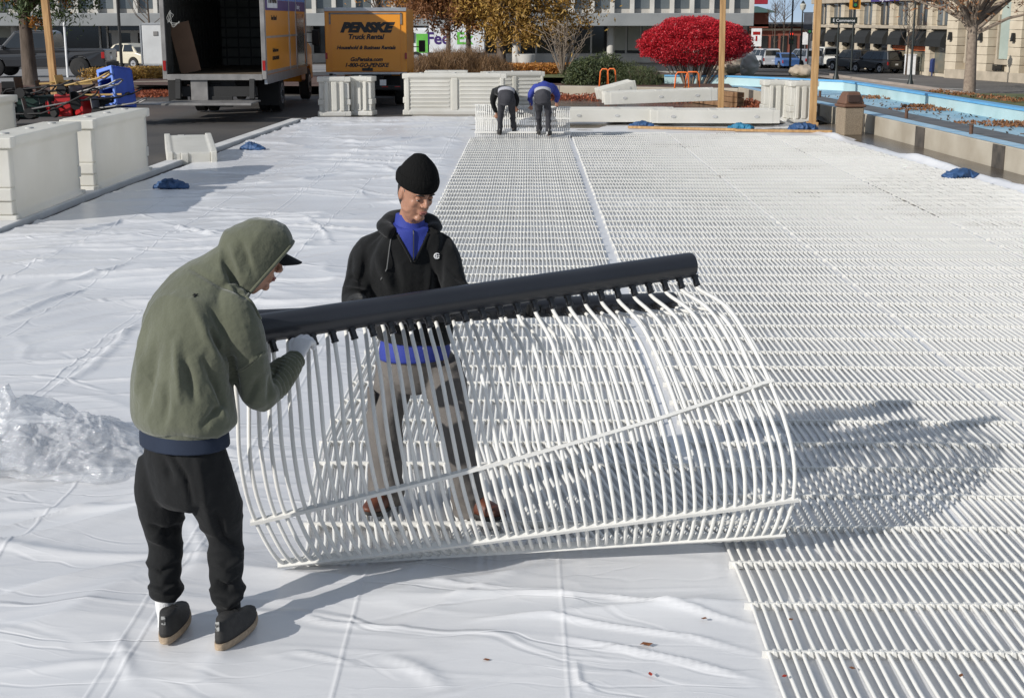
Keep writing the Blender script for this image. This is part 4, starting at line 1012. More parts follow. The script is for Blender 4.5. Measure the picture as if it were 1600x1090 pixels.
def placeb(t, a, b_, side=1, W=.5):
    d = (b_ - a); z = math.atan2(d.y, d.x); n_ = V((-math.sin(z), math.cos(z), 0)); c = (a + b_) / 2 + n_ * side * W / 2
    t.location = c; t.rotation_euler.z = z
placeb(bar_a, p0, p1_)
bar_b = dup(bar_a, (0, 0, 0), 0, 'second white plastic barrier on the left, between the nearest one and the tipped one'); placeb(bar_b, onz(150, 307), onz(243, 272))
bar_c = dup(bar_a, (0, 0, 0), 0, 'white plastic barrier further left behind the two near ones'); placeb(bar_c, onz(-60, 262), onz(40, 236), 1)
bar_d = dup(bar_a, (0, 0, 0), 0, 'white plastic barrier lying on its side on the asphalt by the left kerb')
bar_d.location = onz(272, 259) + V((-.45, 1.25, .16)); bar_d.rotation_euler = (R(90), R(-4), R(105)); bar_d.scale = (.80, .52, .80)
rb = make_barrier('ribbed white barrier standing broadside behind the liner, widest of the back row', L=2.72)
rb.location = onz(710, 180) + V((0, .3, 0)); rb.rotation_euler.z = R(1)
bb = dup(rb, (0, 0, 0), 0, 'white barrier angled behind the two bent workers'); bb.location = onz(806, 178) + V((-.1, 1.0, 0)); bb.rotation_euler.z = R(15); bb.scale = (.62, 1, 1)
lb_ = dup(rb, (0, 0, 0), 0, 'white barrier lying flat on top of things behind the ribbed one'); lb_.location = onz(693, 118, 1.02) + V((0, 1.4, .0)); lb_.rotation_euler = (R(90), 0, R(2)); lb_.scale = (.42, .35, .8)
sb = make_barrier('narrow end of a white barrier beside the yellow trucks, left one of the pair', L=.86, ribs=False, W=.55, H=1.0)
r = MB()
for k in (-.2, .2): r.box((k, -.26, .5), (.10, .05, .74))
r.box((0, -.26, .5), (.14, .03, .74)); obj('rib', r, poly, sb, bevel=.02)
sb.location = onz(521, 182) + V((0, .3, 0)); sb.rotation_euler.z = R(6)
dup(sb, onz(563, 181) + V((0, .3, 0)), R(-8), 'narrow end of a white barrier beside the yellow trucks, right one of the pair').scale = (.82, 1, 1)
s2 = dup(sb, onz(1215, 193) + V((0, .35, .0)), R(2), 'white barrier standing end on beside the right wooden post, left of the pair'); s2.scale = (.85, 1, 1.02)
s3 = dup(sb, onz(1254, 195) + V((.0, .30, .0)), R(4), 'white barrier standing end on directly behind the right wooden post'); s3.scale = (.80, 1, 1.02)
def lay(px, py, L, yaw, tilt, label, z=.25, sc=(1, 1, 1), dy=.5, roll=90):
    o = dup(rb, (0, 0, 0), 0, label); o.location = onz(px, py) + V((0, dy, z)); o.rotation_euler = (R(roll), R(tilt), R(yaw)); o.scale = (L / 2.72, .62, .75); return o
lay(962, 196, 2.8, 1, 0, 'white barrier laid flat at the far rink edge, left of the flat pair')
lay(1115, 198, 3.0, -1, 0, 'white barrier laid flat at the far rink edge, right of the flat pair')
lay(1034, 186, 2.9, 2, -2, 'white barrier lying across the two flat ones with its long side to the rink', z=.52, dy=1.4)
lay(963, 184, .95, 10, -14, 'short tilted white barrier propped on the left end of the top one', z=.62, dy=2.0)

bag = mat('blue_tarpaulin', (.025, .07, .17), .6, var=.25, vs=8, bump=.004, bs=30)
bag2 = mat('teal_tarpaulin', (.02, .16, .28), .6, var=.2, vs=8, bump=.004, bs=30)
def sandbag(p, label, m, seed, s=1.0, handles=True):
    t = thing('sandbag', label, 'sandbag', p, R(seed * 37 % 60 - 30), 'blue sandbags on the rink edge')
    b = MB(); b.ell((0, 0, .08 * s), (.27 * s, .17 * s, .10 * s), 12); b.ell((.2 * s, 0, .05 * s), (.13 * s, .16 * s, .05 * s), 10); b.ell((-.2 * s, 0, .05 * s), (.12 * s, .15 * s, .05 * s), 10)
    if handles: b.ell((-.05, 0, .15 * s), (.12 * s, .05, .07 * s), 8)
    me = remesh(b, .012, 3); displace(me, lambda q: (ridge(q + seed * 3.3, (9, 9, 7)) ** 2 - .3) * .05 + (ridge(q + seed, (21, 17, 15)) ** 3) * .022); t.scale = (1, 1, .8); obj('sack', me, m, t, smooth=True)
    if handles:
        for k in (-1, 1): obj('handle', MB().tube([V((-.12 * s, k * .06, .12 * s)), V((-.08 * s, k * .05, .24 * s)), V((.02, k * .03, .26 * s)), V((.08 * s, k * .05, .14 * s))], .008, 6), m, t)
    return t
sandbag(onz(268, 297) + V((0, 0, .02)), 'dark blue sandbag nearest on the left kerb edge', bag, 1, .72)
sandbag(onz(395, 236) + V((0, 0, .02)), 'dark blue sandbag further back along the left kerb edge', bag, 2, .70)
sandbag(onz(1500, 280) + V((0, 0, .02)), 'dark blue sandbag on the right edge of the liner by the pool wall', bag, 3, .85, False)
sandbag(onz(1003, 201) + V((0, 0, .04)), 'dark blue sandbag at the left end of the far wooden board', bag, 4, .8, False)
sandbag(onz(1157, 205) + V((0, 0, .04)), 'teal blue sandbag on the far wooden board', bag2, 5, .85, False)
sandbag(onz(1254, 207) + V((0, 0, .04)), 'dark blue sandbag at the foot of the right wooden post', bag, 6, 1.05, False)
bd_ = MB(); bd_.bar(onz(982, 202) + V((0, 0, .05)), onz(1150, 206) + V((0, 0, .05)), .12, .05); tag(obj('wooden_board', bd_, woodm), 'thin wooden board along the far end of the mats, left of the pair', 'board')
bd_ = MB(); bd_.bar(onz(1148, 207) + V((0, 0, .05)), onz(1300, 209) + V((0, 0, .05)), .12, .05); tag(obj('wooden_board', bd_, woodm), 'pale wooden board lying beneath the sandbag at the right post', 'board')
# stack of timber and ladder shaped handles behind
tb = MB()
for k in range(3):
    for j in range(2): tb.bar(V((4.75 + j * .16, 43.4 - j * .3, .10 + k * .15)), V((5.75 + j * .16, 39.9 - j * .3, .10 + k * .15)), .14, .14)
tag(obj('timber_stack', tb, mat('brown_timber', (.13, .07, .03), .85, vs=4, col2=(.26, .15, .08)), bevel=.01), 'stack of brown timber beams in front of the low wall near the orange hoops', 'timber')
orange = mat('orange_paint', (.75, .16, .03), .45)
def hoop(px, py, Y, w_, h_, label):
    base = at(px, py, Y); t = thing('ladder_rail', label, 'ladder rail', base, 0, 'orange hoops in the drained basin')
    for dx in (0, w_ * .55):
        pts = [V((dx - w_ / 2, dx * .8, 0)), V((dx - w_ / 2 + .05, dx * .8, h_ * .9)), V((dx - w_ / 2 + .1, dx * .8, h_)), V((dx + w_ / 2 - .45 * w_, dx * .8, h_)), V((dx + w_ / 2 - .35 * w_, dx * .8, h_ * .93)), V((dx + w_ / 2 - .25 * w_, dx * .8, 0))]
        obj('rail', MB().tube(pts, .022, 8), orange, t, smooth=True)
hoop(946, 153, 43, .42, .85, 'pair of orange hooped ladder rails on the left, in front of the dark shrubs')
hoop(1069, 157, 41.5, .62, .80, 'pair of orange hooped ladder rails in front of the red bush')
# black sheet / hose in the basin
blk = mat('black_sheet', (.012, .012, .014), .35, vs=2, bump=.02, bs=3)
g = MB(); 
X_, Y_ = np.meshgrid(np.linspace(1.9, 7.2, 60), np.linspace(33.8, 38.3, 40)); Z_ = .04 + .10 * ridge(np.stack([X_.ravel(), Y_.ravel(), 0 * X_.ravel()], -1), (.8, 1.6, 1)).reshape(X_.shape) ** 3
tag(obj('black_sheeting', grid_mesh(X_, Y_, Z_), blk, fixn=False, smooth=True), 'crumpled black sheeting on the basin floor behind the flat barriers', 'sheeting')

# posts of rough pine with string light brackets
def post(p, w_, h_, label, lean=(0, 0)):
    t = thing('timber_post', label, 'post', p, 0, 'tall square pine posts round the rink')
    b = MB(); n = 10
    for k in range(n):
        z0, z1 = h_ * k / n, h_ * (k + 1) / n
        b.box((lean[0] * (z0 + z1) / 2, lean[1] * (z0 + z1) / 2, (z0 + z1) / 2), (w_ * (1 + .02 * math.sin(k)), w_, z1 - z0 - .0))
    b = MB(); b.v = [(sx * w_ / 2 + lean[0] * z, sy * w_ / 2 + lean[1] * z, z) for z in (0, h_) for sx, sy in ((-1, -1), (1, -1), (1, 1), (-1, 1))]
    b.f = [(3, 2, 1, 0), (4, 5, 6, 7), (0, 1, 5, 4), (1, 2, 6, 5), (2, 3, 7, 6), (3, 0, 4, 7)]
    obj('shaft', b, woodm, t, bevel=.008)
    f = MB(); f.box((0, 0, .04), (w_ + .10, w_ + .10, .08)); obj('base_block', f, woodm, t, bevel=.01)
    return t
post(onz(1126, 173), .145, 6.5, 'square pine post in front of the red bush', (-.012, 0))
post(onz(1269, 196), .150, 6.5, 'tallest looking square pine post at the right corner of the rink by the litter bin', (.0, 0))
post(onz(198, 137) + V((0, -8, 0)), .20, 6.5, 'square pine post on the left in front of the grey pickup', (-.035, 0))

# litter bin
t = thing('litter_bin', 'stone aggregate litter bin with brown hooded lid by the pool wall', 'litter bin', onz(1331, 213) + V((0, .3, 0)), R(12))
agg = mat('aggregate', (.17, .13, .09), .9, vs=60, col2=(.30, .24, .17), bump=.006, bs=90)
b = MB(); b.box((0, 0, .30), (.44, .44, .60), taper=(1.04, 1.04)); obj('stone_body', b, agg, t, bevel=.03)
brn = mat('brown_plastic', (.13, .065, .038), .5, vs=8)
b = MB(); b.box((0, 0, .635), (.52, .52, .07)); b.box((0, 0, .80), (.47, .47, .26), taper=(.62, .62)); obj('lid', b, brn, t, bevel=.03)
b = MB(); b.box((-.03, -.21, .79), (.27, .10, .15)); obj('flap', b, mat('dark_slot', (.05, .026, .018), .6), t, bevel=.01)
# bollard / pipe stubs in pool ledge
for i, (px, py) in enumerate([(1281, 152), (1416, 185), (1517, 210)]):
    t = obj('pipe_stub', MB().cyl((0, 0, 0), (0, 0, .16), .035, 10).cyl((0, 0, .15), (0, 0, .17), .042, 10), mat('rusty_steel', (.10, .05, .03), .8, vs=20), loc=onz(px, py, .40), smooth='auto'); tag(t, 'rusty pipe stub on the grey pool ledge', 'pipe', 'pipe stubs on the pool ledge')
# plastic film heap
pf = bpy.data.materials.new('clear_film'); pf.use_nodes = True; N = pf.node_tree.nodes; L_ = pf.node_tree.links
gl = N.new('ShaderNodeBsdfGlossy'); gl.inputs['Roughness'].default_value = .09; gl.inputs[0].default_value = (1, 1, 1, 1)
tp_ = N.new('ShaderNodeBsdfTransparent'); tp_.inputs[0].default_value = (.965, .97, .975, 1); df = N.new('ShaderNodeBsdfDiffuse'); df.inputs[0].default_value = (.75, .76, .78, 1)
lw = N.new('ShaderNodeLayerWeight'); lw.inputs[0].default_value = .30; m1_ = N.new('ShaderNodeMixShader'); m2_ = N.new('ShaderNodeMixShader'); m2_.inputs[0].default_value = .24
mm_ = N.new('ShaderNodeMath'); mm_.operation = 'MULTIPLY_ADD'; mm_.inputs[1].default_value = .55; mm_.inputs[2].default_value = .07
nx = N.new('ShaderNodeTexNoise'); nx.inputs['Scale'].default_value = 24; nx.inputs['Detail'].default_value = 3; bp = N.new('ShaderNodeBump'); bp.inputs['Distance'].default_value = .02
L_.new(nx.outputs[0], bp.inputs['Height']); L_.new(bp.outputs[0], gl.inputs['Normal']); L_.new(bp.outputs[0], lw.inputs['Normal'])
L_.new(lw.outputs['Facing'], mm_.inputs[0]); L_.new(mm_.outputs[0], m1_.inputs[0]); L_.new(tp_.outputs[0], m1_.inputs[1]); L_.new(gl.outputs[0], m1_.inputs[2])
L_.new(m1_.outputs[0], m2_.inputs[1]); L_.new(df.outputs[0], m2_.inputs[2]); L_.new(m2_.outputs[0], N['Material Output'].inputs[0])
def film(cx, cy, rx, ry, h, seed, lay=1):
    n = 130; U, W2 = np.meshgrid(np.linspace(-1, 1, n), np.linspace(-1, 1, n))
    q = np.stack([U.ravel() * rx, W2.ravel() * ry, U.ravel() * 0 + seed], -1)
    r_ = np.sqrt(U ** 2 + W2 ** 2).ravel(); a_ = np.arctan2(W2, U).ravel()
    rad = 1 + (noise3(np.stack([np.cos(a_) * 2 + 5, np.sin(a_) * 2 + 5, a_ * 0 + seed], -1), (1, 1, 1)) - .5) * .6
    env = np.clip(1 - (r_ / rad), 0, 1) ** .7
    w1 = noise3(q + seed, (4, 4, 1)); 
    qq = q + np.stack([noise3(q, (6, 6, 1)), noise3(q + 9, (6, 6, 1)), q[:, 2] * 0], -1) * .18
    z = env * (h * (.35 + .9 * w1) + .10 * (ridge(qq + 3, (7, 7, 1)) - .4) * h / .25 + .05 * ridge(qq + 7, (17, 17, 1)) + .03 * ridge(qq + 11, (34, 30, 1)))
    X = cx + (q[:, 0] + (noise3(q + 2, (9, 9, 1)) - .5) * .08).reshape(U.shape); Y = cy + (q[:, 1] + (noise3(q + 4, (9, 9, 1)) - .5) * .08).reshape(U.shape)
    me = grid_mesh(X, Y, (z + .022 + (env <= 0) * -.03).reshape(U.shape)); bm = bmesh.new(); bm.from_mesh(me)
    bm.verts.ensure_lookup_table(); kill = [bm.verts[i] for i in np.where(env <= .0)[0]]; bmesh.ops.delete(bm, geom=kill, context='VERTS'); bm.to_mesh(me); bm.free(); return me
t = thing('plastic_film', 'crumpled heap of clear plastic film on the liner at the left', 'plastic film', (-2.9, 7.6, 0))
for i, (px, py, rx, ry, h) in enumerate([(20, 705, .60, .50, .24), (60, 715, .55, .42, .12), (135, 705, .42, .38, .13), (95, 730, .75, .36, .07), (188, 705, .22, .28, .08)]):
    c_ = onz(px, py); obj('film_layer', film(c_.x, c_.y, rx, ry, h, i * 2.7 + 1), pf, t, world=True, fixn=False)
# scattered leaves on the liner
lfm = mat('dead_leaf', (.10, .03, .012), .8, vs=3, col2=(.25, .09, .02))
redl = mat('red_leaf', (.35, .03, .012), .6, vs=3)
def leaf_mesh(s):
    b = MB(); v = [(-.5, 0, 0), (-.2, .28, .1), (.25, .25, .05), (.55, 0, .12), (.2, -.3, .02), (-.25, -.25, .13), (0, 0, .02)]
    b.add([tuple(k * s for k in p) for p in v], [(6, i, (i + 1) % 6) for i in range(6)]); return b
leafp = leaf_mesh(.045)
for i, (px, py) in enumerate([(1009, 1019), (1016, 1066), (1100, 978), (139, 1002), (483, 352), (420, 440), (1225, 1075), (1330, 1062), (1500, 1074), (698, 1007), (1235, 985), (760, 1043)]):
    o = obj('leaf', leaf_mesh(.05 if i == 0 else .028), redl if i in (1, 4, 6) else lfm, loc=onz(px, py) + V((0, 0, .035 if px < 1150 else .05)), rotz=i * 1.7); tag(o, ('small red leaf' if i in (1, 4, 6) else 'curled brown leaf') + (' on the white tubes' if px > 1150 else ' on the white liner'), 'leaf', 'fallen leaves on the rink')
# ================================================================== VEHICLES
yel = mat('truck_yellow', (.72, .27, .012), .38, var=.05, vs=.8, coat=.3)
alu = mat('aluminium', (.42, .43, .44), .38, metal=.7, vs=5)
steel = mat('dirty_steel', (.16, .155, .15), .55, metal=.4, vs=3, col2=(.28, .27, .26))
dkst = mat('chassis_black', (.012, .012, .012), .7, vs=5)
rub = mat('tyre_rubber', (.014, .014, .014), .85, vs=10)
rim = mat('wheel_rim', (.45, .45, .46), .35, metal=.6)
glass = mat('dark_glass', (.012, .016, .02), .08, var=.1, spec=.7)
redlt = mat('red_lens', (.30, .01, .008), .25); amb = mat('amber_lens', (.7, .22, .01), .3)
blackp = mat('black_vinyl', (.01, .01, .01), .5); whitep = mat('white_vinyl', (.75, .75, .75), .5)
purp = mat('purple_vinyl', (.045, .025, .16), .45, vs=.5); skyb = mat('blue_vinyl', (.05, .16, .50), .45, vs=.5, col2=(.12, .30, .62))
inner = mat('cargo_lining', (.13, .13, .115), .7, vs=2, col2=(.21, .21, .19))
def wheel(parent, c, r, w_, name='wheel', rimm=None):
    """axis along local x"""
    b = MB(); b.tube([c + V((k, 0, 0)) for k in (-w_ / 2, -w_ / 2 + .03, w_ / 2 - .03, w_ / 2)], [r * .9, r, r, r * .9], 28); o = obj(name, b, rub, parent, smooth='auto')
    b = MB(); b.tube([c + V((k, 0, 0)) for k in (-w_ / 2 - .008, w_ / 2 + .008)], r * .58, 20); obj('rim', b, rimm or rim, o, smooth='auto')
    b = MB(); b.tube([c + V((k, 0, 0)) for k in (-w_ / 2 - .03, w_ / 2 + .03)], r * .18, 12)
    for k in range(8):
        a = k * math.pi / 4
        for s_ in (-1, 1): b.cyl(c + V((s_ * (w_ / 2 + .006), math.cos(a) * r * .38, math.sin(a) * r * .38)), c + V((s_ * (w_ / 2 + .010), math.cos(a) * r * .38, math.sin(a) * r * .38)), r * .09, 8)
    obj('hub', b, dkst, o, smooth='auto'); return o
# --- big open truck: rear at Y=34.7, right side X=-6.05
bt = thing('box_truck', 'big yellow box truck with its rear open and the lift platform lowered', 'box truck', onz(340, 186.5) + V((-.02, 0, 0)), R(1.0))
W, Lb, z0, z1 = 2.56, 7.4, 1.08, 3.9
b = MB(); b.bx(W / 2 - .05, W / 2, 0.04, Lb, z0, z1); obj('side_panel', b, yel, bt)
b = MB(); b.bx(-W / 2, -W / 2 + .05, 0.04, Lb, z0, z1); obj('side_panel', b, yel, bt)
obj('roof', MB().bx(-W / 2, W / 2, .04, Lb, z1 - .002, z1 + .05), inner, bt); obj('front_wall', MB().bx(-W / 2 + .05, W / 2 - .05, Lb - .05, Lb, z0, z1 - .002), inner, bt)
obj('cargo_floor', MB().bx(-W / 2 + .052, W / 2 - .052, .04, Lb - .05, z0 - .06, z0 + .02), mat('plank_floor', (.10, .075, .05), .7, vs=2, stretch=(8, .5, 1), col2=(.17, .13, .09)), bt)
b = MB()
for k in range(9):
    z = z0 + .22 + k * .29
    for s_ in (-1, 1): b.bx(s_ * (W / 2 - .05), s_ * (W / 2 - .075), .3, Lb - .06, z, z + .055)
    b.bx(-W / 2 + .08, W / 2 - .08, Lb - .075, Lb - .05, z, z + .055)
for k in range(18):
    for s_ in (-1, 1): b.bx(s_ * (W / 2 - .05), s_ * (W / 2 - .066), .35 + k * .40, .39 + k * .40, z0 + .03, z1 - .02)
for k in range(7): b.bx(-1.1 + k * .36, -1.06 + k * .36, Lb - .068, Lb - .05, z0 + .03, z1 - .02)
b.bx(-W / 2 + .0505, -W / 2 + .058, .06, Lb - .06, z0 + .021, z1 - .01); b.bx(W / 2 - .058, W / 2 - .0505, .06, Lb - .06, z0 + .021, z1 - .01)
obj('wall_slat', b, mat('slat_grey', (.07, .07, .065), .7), bt)
b = MB(); b.bx(-W / 2 - .01, -W / 2 + .10, 0, .08, z0 - .1, z1 + .06); b.bx(W / 2 - .10, W / 2 + .01, 0, .08, z0 - .1, z1 + .06); b.bx(-W / 2 + .1, W / 2 - .1, 0, .08, z1 - .12, z1 + .06); b.bx(-W / 2 + .1, W / 2 - .1, -.01, .08, z0 - .12, z0 + .025)
obj('rear_frame', b, steel, bt, bevel=.01)
for s_ in (-1, 1):
    obj('tail_light', MB().bx(s_ * (W / 2 - .045) - .035, s_ * (W / 2 - .045) + .035, -.02, 0.0, z0 + .12, z0 + .36), redlt, bt)
    obj('lift_arm', MB().bar((s_ * .92, .05, z0 - .1), (s_ * .92, -.05, .50), .12, .16).bar((s_ * .92, -.02, .95), (s_ * .92, .5, .55), .1, .1), dkst, bt)
lp = MB(); lp.bx(-1.05, 1.12, -1.35, -.02, .44, .475); lp.bx(-1.05, 1.12, -1.40, -1.34, .42, .47); lp.bx(-2.1, -1.05, -1.3, -.2, .42, .445); obj('lift_platform', lp, steel, bt, bevel=.004)
ub = MB(); ub.bx(-1.0, 1.0, .15, .30, .55, .80); ub.bx(-.45, .45, .3, 7.2, .62, .95); ub.cyl((-.85, .35, .90), (.1, .35, .90), .07, 14); ub.bx(-.3, .4, .12, .2, .30, .56); ub.bx(-1.25, -1.05, .3, 1.6, .35, .98)
obj('chassis', ub, dkst, bt, bevel=.01)
obj('step_plate', MB().bx(-.62, -.2, .05, .12, .35, .98), steel, bt, bevel=.01)
for s_ in (-1, 1):
    wheel(bt, V((s_ * 1.02, 3.2, .49)), .48, .30); wheel(bt, V((s_ * .70, 3.2, .49)), .48, .26); wheel(bt, V((s_ * 1.0, 9.0, .49)), .48, .28)
    obj('mud_flap', MB().bx(s_ * 1.2, s_ * .65, 2.52, 2.54, .2, .98), dkst, bt)
X1 = W / 2 + .002
b = MB(); b.bx(X1, X1 + .012, .1, Lb - .02, 1.98, 2.03); b.bx(X1, X1 + .012, .1, Lb - .02, z0 + .02, z0 + .10); b.bx(X1, X1 + .012, .06, .14, z0, z1); b.bx(X1, X1 + .02, 4.05, 4.10, z0, z1)
b.bx(X1, X1 + .02, 5.35, 5.40, z0, z1); b.bx(X1, X1 + .03, Lb - .1, Lb, z0, z1); obj('side_rail', b, alu, bt)
obj('skirt', MB().bx(W / 2 - .06, W / 2 + .01, .1, Lb, z0 - .22, z0 - .002), alu, bt)
obj('blue_stripe', MB().bx(X1, X1 + .006, .16, Lb - .12, 2.92, 3.85), skyb, bt); obj('purple_stripe', MB().bx(X1, X1 + .006, .16, Lb - .12, 2.66, 2.915), purp, bt)
obj('logo_panel', MB().bx(X1 + .006, X1 + .012, .5, 2.1, 2.72, 3.3), whitep, bt)
obj('side_door', MB().bx(X1, X1 + .02, 5.5, 6.9, 1.15, 2.6), mat('polished_panel', (.5, .5, .48), .08, metal=.9), bt)
lettering('PENSKE', .44, (X1 + .018, 1.3, 2.86), R(90), blackp, bt, shear=.2, bold=.018, sx=.85)
for tx, sz, y_, z_ in (('Truck Rental', .17, 1.5, 2.42), ('GoPenske.com', .15, 1.6, 1.62), ('1-800-GO-PENSKE', .14, 1.6, 1.42)): lettering(tx, sz, (X1 + .004, y_, z_), R(90), blackp, bt, shear=.2)
lettering('Leasing', .2, (X1 + .008, 5.9, 2.72), R(90), whitep, bt)
cb = MB(); cb.prism([(7.5, .75), (7.5, 2.5), (7.7, 2.65), (8.4, 2.6), (8.9, 1.85), (10.0, 1.6), (10.15, .6), (9.6, .6), (9.5, 1.0), (8.5, 1.05), (8.4, .6), (7.6, .6)], -1.1, 1.1, 'x'); obj('cab', cb, yel, bt, bevel=.06)
b = MB(); b.bx(1.095, 1.115, 7.75, 8.45, 1.75, 2.35); b.bx(-1.115, -1.095, 7.75, 8.45, 1.75, 2.35); obj('cab_window', b, glass, bt)
for s_ in (-1, 1):
    m_ = obj('mirror', MB().box((s_ * 1.42, 8.6, 1.9), (.22, .08, .45)).bar((s_ * 1.1, 8.6, 2.05), (s_ * 1.4, 8.6, 2.05), .03).bar((s_ * 1.1, 8.6, 1.75), (s_ * 1.4, 8.6, 1.75), .03), blackp, bt, bevel=.015)
obj('marker_light', MB().bx(1.28, 1.30, 7.0, 7.15, 1.2, 1.28), amb, bt)
ply = obj('plywood_board', MB().box((0, 0, .62), (.52, .03, 1.25), M=Matrix.Rotation(R(-12), 3, 'Y')), mat('hardboard', (.15, .085, .05), .8, vs=3)); ply.location = bt.location + V((-.90, .8, 1.12)); tag(ply, 'brown hardboard sheet leaning inside the open truck', 'board')
cbm = MB()
for k in range(3):
    _c = [V((0, 0, 0)), V((.06 + .05 * k, -.03, .18)), V((.10, -.05, .30 - .04 * k)), V((.0 + .05 * k, -.04, .10)), V((.14, -.03, -.05 * k)), V((.30, -.02, .02 * k))]; cbm.tube([crom(_c, 5 * q / 25) for q in range(26)], .007, 6)
cbo = obj('rope_loops', cbm, mat('pale_rope', (.33, .33, .31), .8), loc=bt.location + V((-1.12, .05, 2.35))); tag(cbo, 'loops of pale rope hung on the left frame of the open truck', 'rope')
# --- small Penske truck
st = thing('box_truck', 'smaller yellow rental box truck seen square from behind with black lettering', 'box truck', onz(574, 168) + V((0, 0, 0)), R(1.5))
W = 2.30
b = MB(); b.bx(-W / 2, W / 2, 0.03, 3.7, .98, 2.72); obj('cargo_box', b, yel, st, bevel=.02)
b = MB(); b.bx(-W / 2, W / 2, -.01, .03, 2.66, 2.76); b.bx(-W / 2, W / 2, -.03, .03, .92, .985); obj('rear_frame', b, alu, st, bevel=.006)
b = MB(); b.bx(-W / 2 + .13, -W / 2 + .17, 0, .028, 2.3, 2.62); b.bx(W / 2 - .17, W / 2 - .13, 0, .028, 2.3, 2.62); b.bx(-W / 2 + .13, W / 2 - .13, 0, .028, 2.58, 2.62); obj('door_frame', b, steel, st)
obj('roll_door', MB().bx(-W / 2 + .18, W / 2 - .18, .005, .028, 1.02, 2.57), yel, st)
obj('latch', MB().bx(-.12, .18, -.02, .0, 1.02, 1.10).bx(.05, .1, -.03, 0, 1.08, 1.14), blackp, st, bevel=.005)
for tx, sz, z_, kw in (('PENSKE', .35, 2.10, dict(shear=.35, bold=.026, sx=1.18)), ('Truck Rental', .19, 1.90, dict(shear=.25, bold=.008)), ('Household & Business Rentals', .135, 1.62, dict(shear=.3, bold=.006)), ('GoPenske.com', .15, 1.29, dict(shear=.3, bold=.006)), ('1-800-GO-PENSKE', .155, 1.13, dict(shear=.3, bold=.006))): lettering(tx, sz, (0, 0.0, z_), 0, blackp, st, ext=.003, **kw)
for s_ in (-1, 1):
    obj('tail_light', MB().bx(s_ * (W / 2 - .03) - .03, s_ * (W / 2 - .03) + .03, -.02, .02, 1.35, 1.52), redlt, st)
    wheel(st, V((s_ * .88, 1.4, .38)), .37, .34); wheel(st, V((s_ * .88, 5.0, .38)), .37, .24)
    m_ = obj('mirror', MB().box((s_ * 1.36, 4.6, 1.62), (.2, .12, .36)).bar((s_ * 1.0, 4.6, 1.6), (s_ * 1.3, 4.6, 1.6), .03), blackp, st, bevel=.03)
obj('bumper', MB().bx(-1.05, 1.05, -.12, .02, .50, .62).bx(-1.05, -.95, -.05, .02, .6, .95).bx(.95, 1.05, -.05, .02, .6, .95), dkst, st, bevel=.01)
obj('licence_plate', MB().bx(.38, .56, -.14, -.13, .62, .78), whitep, st)
b = MB(); 
for k in range(6): b.bx(-1.0 + k * .36, -.84 + k * .36, -.125, -.121, .57, .60)
obj('reflector', b, redlt, st)
obj('chassis', MB().bx(-.45, .45, .1, 5.4, .48, .90).bx(-1, 1, .6, .9, .45, .85), dkst, st)
cb = MB(); cb.prism([(3.8, .6), (3.8, 2.15), (4.2, 2.2), (4.9, 1.5), (5.9, 1.3), (6.0, .5), (5.4, .5), (5.3, .85), (4.7, .85), (4.6, .5)], -1.02, 1.02, 'x'); obj('cab', cb, yel, st, bevel=.06)
obj('cab_fairing', MB().box((-1.2, 2.4, 1.3), (.10, .5, 1.1)), yel, st, bevel=.03)
# --- parcel van side on with purple and green lettering
def rect_thing(): pass
fp = ont(700, 103); kf = 2200 / (fp.y * _cr + (HC - fp.z) * _sr); fx = lambda px: (px - 700) / kf
fv = thing('delivery_van', 'white parcel truck side on behind the orange trees with purple and green lettering', 'delivery truck', fp, 0)
vz = at(700, 38, fp.y).z - fp.z
b = MB(); b.bx(fx(671), fx(757), 0, 2.4, .9, vz); obj('cargo_box', b, mat('van_white', (.62, .63, .64), .4, coat=.2), fv, bevel=.03)
b = MB(); b.prism([(0, .6), (2.3, .6), (2.3, 2.6), (.1, 2.6)], fx(636), fx(669), 'x'); obj('cab', b, MATS['van_white'], fv, bevel=.12)
obj('cab_window', MB().bx(fx(640), fx(648), -.025, .02, 1.6, 2.3), glass, fv); obj('green_panel', MB().bx(fx(651), fx(669), -.03, .02, .9, 2.2), mat('green_vinyl', (.12, .42, .06), .45), fv)
zb3 = at(700, 69, fp.y).z - fp.z
lettering('Fed', 1.15, (fx(685), -.012, zb3), 0, mat('purple_letter', (.04, .012, .12), .5), fv, bold=.03); lettering('Ex', 1.15, (fx(726), -.012, zb3), 0, MATS['green_vinyl'], fv, bold=.03)
for x in (fx(650), fx(735)):
    b = MB(); b.tube([V((x, -.05, .5)), V((x, .25, .5))], .48, 24); w_ = obj('wheel', b, rub, fv, smooth='auto'); obj('rim', MB().tube([V((x, -.06, .5)), V((x, -.04, .5))], .27, 18), rim, w_)
